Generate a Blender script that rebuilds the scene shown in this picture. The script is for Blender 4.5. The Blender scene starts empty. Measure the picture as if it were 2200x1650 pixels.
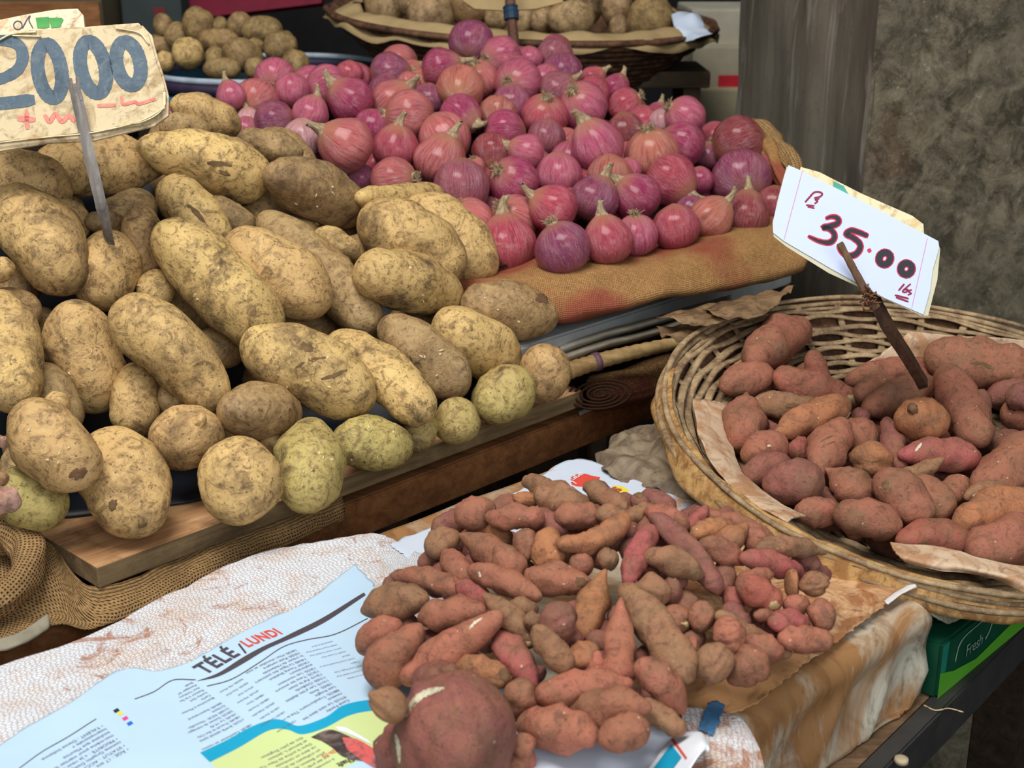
import bpy, bmesh, math, random
import numpy as np
from mathutils import Vector, Matrix, noise as mn
sc = bpy.context.scene
C = sc.collection

# ------------------------------------------------------------------ camera, world, lights, exposure
PITCH = math.radians(19.0); FPX = 2900.0; CZ = 1.45
cam = bpy.data.cameras.new('camera'); cam.sensor_width = 36; cam.lens = FPX/2200*36
cam.clip_start = .02; cam.clip_end = 60
cam.dof.use_dof = True; cam.dof.focus_distance = 1.42; cam.dof.aperture_fstop = 9.5
co = bpy.data.objects.new('camera', cam); C.objects.link(co)
co.location = (0, 0, CZ); co.rotation_euler = (math.pi/2-PITCH, 0, 0)
sc.camera = co
world = bpy.data.worlds.new('world'); sc.world = world; world.use_nodes = True
wn = world.node_tree
wb = wn.nodes['Background']
tc = wn.nodes.new('ShaderNodeTexCoord'); sp = wn.nodes.new('ShaderNodeSeparateXYZ')
wn.links.new(tc.outputs['Generated'], sp.inputs[0])
# daylight enters from the open shopfront behind the camera (-y); the market interior (+y) is dim
mr = wn.nodes.new('ShaderNodeMapRange'); mr.inputs[1].default_value = -.9; mr.inputs[2].default_value = .55
mr.inputs[3].default_value = .62; mr.inputs[4].default_value = .02
wn.links.new(sp.outputs[1], mr.inputs[0])
wb.inputs[0].default_value = (.86, .94, 1.0, 1)
wn.links.new(mr.outputs[0], wb.inputs[1])
def area(name, loc, target, size, power, col):
    l = bpy.data.lights.new(name, 'AREA'); l.shape = 'RECTANGLE'; l.size = size[0]; l.size_y = size[1]
    l.energy = power; l.color = col
    o = bpy.data.objects.new(name, l); C.objects.link(o); o.location = loc
    o.rotation_euler = (Vector(target)-Vector(loc)).to_track_quat('-Z', 'Y').to_euler()
    return o
area('skylight', (-.5, .55, 3.4), (.05, 1.45, .9), (1.5, 1.1), 62, (1.0, .985, .95))
area('shopfront_daylight', (1.0, -1.7, 2.2), (.4, 1.6, .9), (1.6, 1.2), 26, (.9, .95, 1.0))
sc.view_settings.view_transform = 'Standard'; sc.view_settings.look = 'None'
sc.view_settings.gamma = 1; sc.view_settings.use_curve_mapping = False
sc.view_settings.exposure = .28

# ------------------------------------------------------------------ picture geometry: a pixel of the 2200x1650 photo becomes a ray in the room
FW = np.array([0, math.cos(PITCH), -math.sin(PITCH)]); UP = np.array([0, math.sin(PITCH), math.cos(PITCH)])
RT = np.array([1., 0, 0]); ORG = np.array([0, 0, CZ])
def ray(px, py): return FW + RT*((px-1100)/FPX) + UP*((825-py)/FPX)
def at_d(px, py, d): return ORG + ray(px, py)*d
def at_z(px, py, z):
    r = ray(px, py); return ORG + r*((z-CZ)/r[2])
def proj(p):
    v = np.asarray(p, float)-ORG; d = v@FW
    return 1100+FPX*v[0]/d, 825-FPX*(v@UP)/d, d
def on_plane(px, py, p0, n):
    r = ray(px, py); return ORG + r*(((p0-ORG)@n)/(r@n))
def rnd(s): return random.Random(s)
def sstep(x, a, b):
    t = min(1, max(0, (x-a)/(b-a))); return t*t*(3-2*t)
def nz(x, y, z=0., s=1.): return mn.noise(Vector((x*s, y*s, z*s)))

# ------------------------------------------------------------------ objects and tags
def link(name, me, mat=None, parent=None):
    o = bpy.data.objects.new(name, me); C.objects.link(o)
    if mat is not None: me.materials.append(mat)
    if parent is not None: o.parent = parent
    return o
def tag(o, label=None, cat=None, group=None, kind=None):
    if label: o['label'] = label
    if cat: o['category'] = cat
    if group: o['group'] = group
    if kind: o['kind'] = kind
    return o
def root(name, loc=(0, 0, 0)):
    o = bpy.data.objects.new(name, None); C.objects.link(o); o.location = loc; o.empty_display_size = .05
    return o
def mesh(name, vs, fs, mat=None, parent=None, smooth=True, uv=None, origin=None):
    vs = [np.asarray(v, float) for v in vs]
    if origin is None: og = np.zeros(3)
    elif isinstance(origin, str): og = np.mean(vs, axis=0)
    else: og = np.asarray(origin, float)
    me = bpy.data.meshes.new(name)
    me.from_pydata([tuple(v-og) for v in vs], [], fs)
    if smooth: me.polygons.foreach_set('use_smooth', [True]*len(me.polygons))
    if uv is not None:
        l = me.uv_layers.new(name='UVMap')
        for i, lp in enumerate(me.loops): l.data[i].uv = uv[lp.vertex_index]
    me.update()
    o = link(name, me, mat, parent)
    o.location = tuple(og)
    return o
def grid(name, nu, nv, f, mat, parent=None, thick=0., uvf=None, closed=False, origin=None, smooth=True):
    vs = []; uv = []
    for j in range(nv+1):
        for i in range(nu+(0 if closed else 1)):
            u, v = i/nu, j/nv
            vs.append(f(u, v)); uv.append(uvf(u, v) if uvf else (u, v))
    w = nu if closed else nu+1
    fs = []
    for j in range(nv):
        for i in range(nu):
            a = j*w+i; b = j*w+(i+1) % w if closed else j*w+i+1
            fs.append((a, b, b+w, a+w))
    o = mesh(name, vs, fs, mat, parent, smooth, uv, origin)
    if thick:
        m = o.modifiers.new('solid', 'SOLIDIFY'); m.thickness = thick; m.offset = 0
    return o
def true_uv(o, nu, nv):
    """rewrite a grid's UVs as distances along the surface, in metres"""
    me = o.data; V = np.array([v.co[:] for v in me.vertices]).reshape(nv+1, nu+1, 3)
    du = np.concatenate([np.zeros((nv+1, 1)), np.cumsum(np.linalg.norm(np.diff(V, axis=1), axis=2), axis=1)], axis=1)
    dv = np.concatenate([np.zeros((1, nu+1)), np.cumsum(np.linalg.norm(np.diff(V, axis=0), axis=2), axis=0)], axis=0)
    l = me.uv_layers[0]; du = du.ravel(); dv = dv.ravel()
    for i, lp in enumerate(me.loops): l.data[i].uv = (du[lp.vertex_index], dv[lp.vertex_index])
    return o
def box(name, size, mat, parent=None, loc=(0, 0, 0), rz=0., bev=.002):
    bm = bmesh.new(); bmesh.ops.create_cube(bm, size=1)
    for v in bm.verts: v.co = Vector((v.co.x*size[0], v.co.y*size[1], v.co.z*size[2]))
    if bev: bmesh.ops.bevel(bm, geom=bm.edges[:], offset=bev, segments=2, affect='EDGES', profile=.6)
    me = bpy.data.meshes.new(name); bm.to_mesh(me); bm.free()
    o = link(name, me, mat, parent); o.location = loc; o.rotation_euler = (0, 0, rz)
    return o
def prism(name, quad, z0, z1, mat, parent=None, bev=.002, origin='c'):
    """upright block on a plan polygon"""
    n = len(quad)
    vs = [np.array([q[0], q[1], z0]) for q in quad]+[np.array([q[0], q[1], z1]) for q in quad]
    fs = [tuple(range(n))[::-1], tuple(range(n, 2*n))]+[(i, (i+1) % n, (i+1) % n+n, i+n) for i in range(n)]
    o = mesh(name, vs, fs, mat, parent, False, None, origin)
    bm = bmesh.new(); bm.from_mesh(o.data); bmesh.ops.recalc_face_normals(bm, faces=bm.faces[:])
    if bev: bmesh.ops.bevel(bm, geom=bm.edges[:], offset=bev, segments=2, affect='EDGES')
    bm.to_mesh(o.data); bm.free()
    return o
def tube(vs, fs, pts, rad, seg=8, flat=1., cap=True, up=None):
    """append a tube along pts with radii rad to vs/fs"""
    pts = [np.asarray(p, float) for p in pts]; n = len(pts); b0 = len(vs)
    for k in range(n):
        t = pts[min(n-1, k+1)]-pts[max(0, k-1)]; t = t/(np.linalg.norm(t)+1e-12)
        a = np.asarray(up, float) if up is not None else np.array([0, 0, 1.])
        if abs(a@t) > .95: a = np.array([1., 0, 0])
        s = np.cross(t, a); s /= np.linalg.norm(s)+1e-12; q = np.cross(s, t)
        r = rad[k] if hasattr(rad, '__len__') else rad
        for i in range(seg):
            an = 2*math.pi*i/seg
            vs.append(pts[k]+s*(math.cos(an)*r)+q*(math.sin(an)*r*flat))
    for k in range(n-1):
        for i in range(seg):
            a = b0+k*seg+i; b = b0+k*seg+(i+1) % seg
            fs.append((a, b, b+seg, a+seg))
    if cap:
        fs.append(tuple(b0+i for i in range(seg))[::-1]); fs.append(tuple(b0+(n-1)*seg+i for i in range(seg)))
def spline(pts, m=8):
    """Catmull-Rom through points"""
    P = [np.asarray(p, float) for p in pts]; P = [2*P[0]-P[1]]+P+[2*P[-1]-P[-2]]; out = []
    for i in range(1, len(P)-2):
        for k in range(m):
            t = k/m
            out.append(.5*((2*P[i])+(-P[i-1]+P[i+1])*t+(2*P[i-1]-5*P[i]+4*P[i+1]-P[i+2])*t*t+(-P[i-1]+3*P[i]-3*P[i+1]+P[i+2])*t**3))
    out.append(P[-2]); return out
def patch(rows):
    """smooth surface through a net of control points"""
    R = [spline(r, 8) for r in rows]
    cols = [spline([R[j][i] for j in range(len(R))], 8) for i in range(len(R[0]))]
    G = np.array(cols)            # [u][v]
    def f(u, v):
        x = u*(G.shape[0]-1); y = v*(G.shape[1]-1); i = min(int(x), G.shape[0]-2); j = min(int(y), G.shape[1]-2); a = x-i; b = y-j
        return (G[i, j]*(1-a)+G[i+1, j]*a)*(1-b)+(G[i, j+1]*(1-a)+G[i+1, j+1]*a)*b
    return f
# ------------------------------------------------------------------ procedural materials
class M:
    def __init__(s, name):
        s.m = bpy.data.materials.new(name); s.m.use_nodes = True; s.t = s.m.node_tree
        s.b = s.t.nodes['Principled BSDF']
    def n(s, ty, ins=None, out=0, **props):
        nd = s.t.nodes.new('ShaderNode'+ty)
        for k, v in props.items(): setattr(nd, k, v)
        for k, v in (ins or {}).items(): s.put(nd.inputs[k], v)
        return nd.outputs[out]
    def put(s, sock, v):
        if isinstance(v, bpy.types.NodeSocket): s.t.links.new(v, sock)
        elif isinstance(v, tuple) and len(v) == 3 and sock.type == 'RGBA': sock.default_value = (*v, 1)
        else: sock.default_value = v
    def co(s, which='Object'): return s.n('TexCoord', out=which)
    def rand(s): return s.n('ObjectInfo', out='Random')
    def ocol(s): return s.n('ObjectInfo', out='Color')
    def noise(s, scale, vec=None, detail=4, rough=.6, w=None, dist=0.):
        i = {'Scale': scale, 'Detail': detail, 'Roughness': rough, 'Distortion': dist}
        if vec is not None: i['Vector'] = vec
        if w is not None: i['W'] = w
        return s.n('TexNoise', i, noise_dimensions='4D' if w is not None else '3D')
    def vor(s, scale, vec=None, out='Distance', **p):
        i = {'Scale': scale}
        if vec is not None: i['Vector'] = vec
        return s.n('TexVoronoi', i, out=out, **p)
    def ramp(s, fac, a, b, lo=0., hi=1.):
        return s.n('MapRange', {0: fac, 1: a, 2: b, 3: lo, 4: hi})
    def mix(s, f, a, b, mode='MIX'):
        return s.n('Mix', {0: f, 6: a, 7: b}, out=2, data_type='RGBA', blend_type=mode)
    def math(s, op, a, b=0., c=0.): return s.n('Math', {0: a, 1: b, 2: c}, operation=op)
    def mapv(s, vec, scale=(1, 1, 1), rot=(0, 0, 0), loc=(0, 0, 0)):
        return s.n('Mapping', {'Vector': vec, 'Scale': scale, 'Rotation': rot, 'Location': loc})
    def sep(s, vec, i): return s.n('SeparateXYZ', {0: vec}, out=i)
    def bump(s, h, strength=.4, dist=.002, normal=None):
        i = {'Height': h, 'Strength': strength, 'Distance': dist}
        if normal is not None: i['Normal'] = normal
        s.put(s.b.inputs['Normal'], s.n('Bump', i))
    def done(s, col, rough=.7, spec=.3, **k):
        s.put(s.b.inputs['Base Color'], col); s.put(s.b.inputs['Roughness'], rough)
        s.b.inputs['Specular IOR Level'].default_value = spec
        for kk, v in k.items(): s.put(s.b.inputs[kk.replace('_', ' ')], v)
        return s.m
def srgb(r, g, b):
    f = lambda c: c/12.92 if c <= .04045 else ((c+.055)/1.055)**2.4
    return (f(r/255), f(g/255), f(b/255))
def mat_plain(name, col, rough=.7, spec=.3, var=.25, scale=30., bump=.2):
    m = M(name); v = m.co(); nn = m.noise(scale, v, 5)
    c = m.mix(m.ramp(nn, .3, .7), tuple(x*(1-var) for x in col), tuple(min(1, x*(1+var)) for x in col))
    if bump: m.bump(m.noise(scale*4, v, 4), bump, .001)
    return m.done(c, rough, spec)

def mat_potato():
    m = M('potato_skin'); v = m.co(); w = m.math('MULTIPLY', m.rand(), 37.)
    big = m.noise(20, v, 7, .7, w, .6); mid = m.noise(62, v, 7, .74, w, 1.3); fine = m.noise(230, v, 4, .65, w); crk = m.noise(38, v, 5, .7, w, 3.2)
    base = m.mix(m.ramp(m.noise(12, v, 3, .6, w), .35, .68), m.ocol(), m.mix(.55, m.ocol(), srgb(168, 132, 84)))
    c = m.mix(m.ramp(mid, .47, .30, 0, .5), base, srgb(216, 188, 134))
    c = m.mix(m.ramp(mid, .49, .61, 0, .8), c, srgb(116, 88, 58))
    dirt = m.ramp(big, m.math('SUBTRACT', .555, m.math('MULTIPLY', m.rand(), .10)), .66)
    c = m.mix(m.math('MULTIPLY', dirt, .9), c, srgb(86, 66, 44))
    c = m.mix(m.ramp(crk, .585, .65, 0, .62), c, srgb(76, 56, 38))
    c = m.mix(m.ramp(fine, .58, .68, 0, .6), c, srgb(60, 43, 28))
    sp = m.vor(110, v); c = m.mix(m.ramp(sp, .17, .07, 0, .7), c, srgb(74, 52, 32))
    c = m.mix(m.ramp(m.noise(13, v, 6, .8, w, .5), .635, .70, 0, .8), c, srgb(58, 48, 38))
    h = m.math('ADD', m.math('MULTIPLY', mid, 1.0), m.math('ADD', m.math('MULTIPLY', fine, .45), m.math('MULTIPLY', crk, .6)))
    m.bump(h, .7, .0026)
    return m.done(c, m.ramp(dirt, 0, 1, .52, .85), .32)
def mat_sweet():
    m = M('sweet_potato_skin'); v = m.co(); w = m.math('MULTIPLY', m.rand(), 41.)
    big = m.noise(26, v, 6, .68, w, .8); mid = m.noise(85, v, 7, .74, w, 1.0); fine = m.noise(330, v, 3, .6, w); crk = m.noise(55, v, 4, .7, w, 3.)
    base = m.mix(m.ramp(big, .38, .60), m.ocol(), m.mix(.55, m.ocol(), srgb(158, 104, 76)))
    c = m.mix(m.ramp(m.noise(17, v, 6, .74, w, .6), .47, .62, 0, .75), base, srgb(124, 94, 68))
    c = m.mix(m.ramp(mid, .50, .64, 0, .66), c, srgb(96, 62, 50))
    c = m.mix(m.ramp(mid, .40, .26, 0, .5), c, srgb(196, 138, 112))
    c = m.mix(m.ramp(crk, .60, .66, 0, .5), c, srgb(76, 50, 40))
    c = m.mix(m.ramp(m.vor(64, v), .085, .04, 0, .7), c, srgb(222, 184, 150))
    c = m.mix(m.ramp(fine, .60, .70, 0, .45), c, srgb(62, 40, 32))
    h = m.math('ADD', m.math('ADD', mid, m.math('MULTIPLY', crk, .6)), m.math('MULTIPLY', fine, .4))
    m.bump(h, .7, .0022)
    return m.done(c, .72, .3)
def mat_onion():
    m = M('onion_skin'); v = m.co(); w = m.math('MULTIPLY', m.rand(), 29.)
    x = m.sep(v, 0); y = m.sep(v, 1); z = m.sep(v, 2)
    ang = m.math('ARCTAN2', y, x)
    cs = m.n('CombineXYZ', {0: m.math('MULTIPLY', m.math('COSINE', ang), 3.0), 1: m.math('MULTIPLY', m.math('SINE', ang), 3.0), 2: m.math('MULTIPLY', z, .3)})
    st = m.noise(4.6, cs, 5, .7, w); st2 = m.noise(13., cs, 3, .6, w)
    patchy = m.noise(1.3, v, 4, .6, w, .6)
    base = m.mix(m.ramp(patchy, .40, .68, 0, .8), m.ocol(), m.mix(.38, m.ocol(), srgb(196, 112, 100)))
    c = m.mix(m.ramp(st, .47, .62, 0, .62), base, srgb(104, 28, 52))
    c = m.mix(m.ramp(st2, .48, .34, 0, .45), c, srgb(220, 150, 150))
    c = m.mix(m.ramp(m.noise(2.2, v, 6, .74, w, 1.6), .60, .70, 0, .6), c, srgb(196, 150, 118))
    c = m.mix(m.ramp(m.noise(3.1, v, 6, .74, w, 1.6), .63, .72, 0, .55), c, srgb(98, 40, 54))
    pole = m.ramp(m.math('ABSOLUTE', z), .62, .95, 0, .6)
    c = m.mix(pole, c, srgb(180, 124, 88))
    h = m.math('ADD', m.math('MULTIPLY', st, .9), m.math('MULTIPLY', m.noise(4.5, v, 6, .74, w, 2.2), .9))
    m.bump(h, .45, .07)
    m.b.inputs['Coat Weight'].default_value = .35; m.b.inputs['Coat Roughness'].default_value = .18
    return m.done(c, m.ramp(patchy, .3, .7, .25, .42), .55)
def mat_husk():
    m = M('dry_husk'); v = m.co(); nn = m.noise(3, m.mapv(v, (4, 4, .8)), 5, .7)
    c = m.mix(m.ramp(nn, .35, .65), srgb(150, 118, 82), srgb(226, 204, 164))
    m.bump(nn, .6, .1); return m.done(c, .85, .2)
def mat_burlap(name='burlap', stain=None, tint=(168, 122, 74), tint2=(96, 62, 34), pitch=210.):
    m = M(name); uv = m.co('UV'); v = m.co()
    nn = m.n('TexNoise', {'Vector': uv, 'Scale': 30., 'Detail': 3.}, out='Color')
    off = m.n('VectorMath', {0: nn, 3: .005}, operation='SCALE')
    d = m.n('VectorMath', {0: uv, 1: off}, operation='ADD')
    a = m.math('SINE', m.math('MULTIPLY', m.sep(d, 0), pitch*6.283)); b = m.math('SINE', m.math('MULTIPLY', m.sep(d, 1), pitch*6.283))
    a = m.math('ABSOLUTE', a); b = m.math('ABSOLUTE', b)
    wv = m.math('MAXIMUM', a, b); gap = m.ramp(wv, .45, .80)
    c = m.mix(m.noise(40, v, 4), srgb(*tint), tuple(x*.72 for x in srgb(*tint)))
    c = m.mix(m.ramp(m.noise(260, v, 2), .35, .65, 0, .45), c, srgb(198, 156, 104))
    if stain: c = m.mix(m.ramp(m.noise(7, v, 3, .5), .46, .60, 0, .75), c, srgb(*stain))
    c = m.mix(gap, srgb(*tint2), c)
    m.bump(m.math('ADD', wv, m.math('MULTIPLY', m.noise(120, v, 3), .5)), .8, .0015)
    return m.done(c, .92, .1)
def mat_sack(name='woven_sack', dark=0.):
    m = M(name); uv = m.co('UV'); v = m.co()
    nn = m.n('TexNoise', {'Vector': uv, 'Scale': 40., 'Detail': 2.}, out='Color')
    d = m.n('VectorMath', {0: m.mapv(uv, (1, 1.35, 1)), 1: m.n('VectorMath', {0: nn, 3: .003}, operation='SCALE')}, operation='ADD')
    ed = m.n('TexVoronoi', {'Vector': d, 'Scale': 230., 'Randomness': .55}, out='Distance', feature='DISTANCE_TO_EDGE')
    wv = m.ramp(ed, .02, .20)
    st = m.noise(7, v, 8, .75, None, .8); st2 = m.noise(26, v, 6, .78, None, 1.2); st3 = m.noise(50, v, 4, .6)
    c = m.mix(m.ramp(st, .46-dark, .62-dark, 0, .6), srgb(232, 232, 236), srgb(214, 174, 134))
    c = m.mix(m.ramp(st2, .545-dark, .64-dark, 0, .85), c, srgb(178, 108, 62))
    c = m.mix(m.ramp(st3, .60, .74, 0, .6), c, srgb(168, 160, 156))
    c = m.mix(m.ramp(wv, 0, 1, .42, 0), c, m.mix(m.ramp(st, .45, .6), srgb(170, 164, 162), srgb(178, 124, 80)))
    m.bump(m.math('ADD', wv, m.math('MULTIPLY', st2, .8)), .7, .0014)
    return m.done(c, .6, .35)
def mat_stained(name, clean, stain, stain2, cut=.46, scale=6., rough=.6, dist=1.2, stretch=(1, 1, 1)):
    m = M(name); v = m.mapv(m.co(), stretch)
    a = m.noise(scale, v, 7, .65, None, dist); b = m.noise(scale*5, v, 5, .7, None, .6); e = m.noise(scale*2.2, v, 4, .6, None, 2.)
    c = m.mix(m.ramp(a, cut, cut+.12), srgb(*clean), srgb(*stain))
    c = m.mix(m.ramp(e, .52, .68, 0, .65), c, srgb(*stain2))
    c = m.mix(m.ramp(b, .58, .72, 0, .6), c, srgb(*[x*.6 for x in stain2]))
    m.bump(m.math('ADD', a, m.math('MULTIPLY', b, .5)), .4, .002)
    return m.done(c, rough, .35)
def mat_wood(name, light, dark, scale=6., axis=0, rough=.7, dirt=.5):
    m = M(name); v = m.co()
    s = [1., 1., 1.]; s[axis] = .09
    g = m.noise(60, m.mapv(v, tuple(s)), 6, .7, None, .5); r = m.noise(scale, v, 5, .7)
    c = m.mix(m.ramp(g, .36, .64), srgb(*dark), srgb(*light))
    c = m.mix(m.ramp(r, .5, .68, 0, dirt), c, srgb(*[x*.35 for x in dark]))
    m.bump(g, .4, .0012); return m.done(c, rough, .25)
def mat_concrete(name, rough_face):
    m = M(name); v = m.co()
    if rough_face:
        a = m.noise(22, v, 9, .78, None, .5); b = m.noise(5, v, 5, .7); e = m.noise(95, v, 5, .75)
        c = m.mix(m.ramp(a, .40, .62), srgb(64, 57, 44), srgb(128, 117, 96))
        c = m.mix(m.ramp(b, .48, .64, 0, .5), c, srgb(96, 90, 76))
        c = m.mix(m.ramp(m.noise(4, v, 3), .6, .72, 0, .5), c, srgb(98, 70, 52))
        c = m.mix(m.ramp(e, .60, .72, 0, .7), c, srgb(164, 157, 142)); c = m.mix(m.ramp(e, .42, .32, 0, .6), c, srgb(44, 40, 34))
        m.bump(m.math('ADD', a, m.math('MULTIPLY', e, .35)), .5, .004)
    else:
        sv = m.mapv(v, (1, 1, .16)); a = m.noise(26, sv, 6, .65, None, .7); b = m.noise(9, sv, 4, .6); e = m.noise(60, v, 5, .7)
        c = m.mix(m.ramp(b, .36, .64), srgb(76, 70, 60), srgb(114, 107, 94))
        c = m.mix(m.ramp(a, .56, .68, 0, .6), c, srgb(148, 142, 130))
        c = m.mix(m.ramp(m.noise(8, v, 4), .60, .7, 0, .4), c, srgb(98, 74, 52))
        c = m.mix(m.ramp(e, .56, .72, 0, .35), c, srgb(66, 60, 50))
        m.bump(m.math('ADD', a, m.math('MULTIPLY', e, .4)), .4, .003)
    return m.done(c, .88, .2)
def mat_paper(name, col, fib=.06, rough=.55, stain=None, cut=.62):
    m = M(name); v = m.co(); a = m.noise(9, v, 4); c = m.mix(m.ramp(a, .35, .65, 0, 1), tuple(x*(1-fib) for x in srgb(*col)), srgb(*col))
    if stain: c = m.mix(m.ramp(m.noise(12, v, 6, .7, None, 1.), cut, cut+.1, 0, .8), c, srgb(*stain))
    m.bump(m.noise(25, v, 3), .25, .002); return m.done(c, rough, .3)
def mat_wicker(name, light, dark):
    m = M(name); v = m.co(); nn = m.noise(45, v, 5, .7); r = m.noise(9, v, 3); f = m.noise(240, v, 3)
    c = m.mix(m.ramp(nn, .36, .66), srgb(*dark), srgb(*light))
    c = m.mix(m.ramp(r, .52, .66, 0, .55), c, srgb(*[x*.62 for x in dark]))
    c = m.mix(m.ramp(f, .56, .7, 0, .35), c, srgb(*[min(255, x*1.15) for x in light]))
    m.bump(m.math('ADD', nn, m.math('MULTIPLY', f, .5)), .55, .0016); return m.done(c, .68, .3)
POT = mat_potato(); SWT = mat_sweet(); ONI = mat_onion(); HUSK = mat_husk()
BUR = mat_burlap('burlap_stained', (150, 62, 58)); BUR2 = mat_burlap('burlap_plain', None, (150, 118, 78), (58, 40, 26), 140.)
BURD = mat_burlap('burlap_dark', (104, 44, 42), (122, 86, 52), (50, 32, 20), 180.)
SACK = mat_sack(); SACKD = mat_sack('woven_sack_stained', .06)
DRAPE = mat_stained('stained_sheet', (198, 190, 170), (158, 114, 72), (116, 74, 44), .40, 5.5, .5, .9, (1, 1, .6))
BROWNP = mat_stained('soaked_paper', (200, 158, 116), (156, 104, 66), (92, 60, 44), .42, 16., .6, 1.8)
HIDE = mat_stained('fibre_liner', (204, 176, 146), (176, 132, 96), (146, 100, 70), .45, 16.)
BARK = mat_stained('palm_bark', (186, 146, 90), (150, 106, 60), (98, 64, 38), .44, 22., .6, 1.8)
PLANK = mat_wood('plank_top', (204, 160, 114), (166, 118, 78), 11., 0, .7, .8)
PLANKE = mat_wood('plank_edge', (142, 118, 84), (98, 78, 54), 14., 0, .8, .4)
RAIL = mat_wood('rail_wood', (168, 114, 70), (122, 78, 46), 9., 0, .75, .5)
DARKW = mat_wood('dark_wood', (62, 46, 32), (34, 25, 18), 8., 0, .8, .5)
TABW = mat_wood('table_wood', (148, 118, 88), (104, 76, 52), 8., 0, .75, .6)
STAKE = mat_wood('grey_stake', (158, 150, 142), (108, 100, 96), 12., 2, .75, .3)
STICK = mat_wood('brown_stick', (98, 70, 52), (58, 40, 32), 12., 2, .65, .4)
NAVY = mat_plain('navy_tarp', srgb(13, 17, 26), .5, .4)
DARK = mat_plain('dark_cloth', srgb(34, 26, 22), .9, .1)
WICK = mat_wicker('wicker', (178, 152, 114), (112, 86, 62)); WICKD = mat_wicker('wicker_dark', (120, 84, 58), (58, 36, 26))
# ------------------------------------------------------------------ the vegetables, back to front in each heap
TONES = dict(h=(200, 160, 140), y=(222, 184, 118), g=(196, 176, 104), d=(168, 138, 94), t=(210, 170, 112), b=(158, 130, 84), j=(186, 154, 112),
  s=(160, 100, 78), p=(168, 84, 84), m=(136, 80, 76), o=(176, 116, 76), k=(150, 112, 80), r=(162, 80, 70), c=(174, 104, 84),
  R=(180, 62, 82), P=(190, 84, 114), S=(196, 102, 98), M=(162, 38, 90), V=(136, 56, 94), U=(148, 76, 92), O=(190, 110, 86), D=(134, 44, 50), W=(214, 160, 162))
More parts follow.
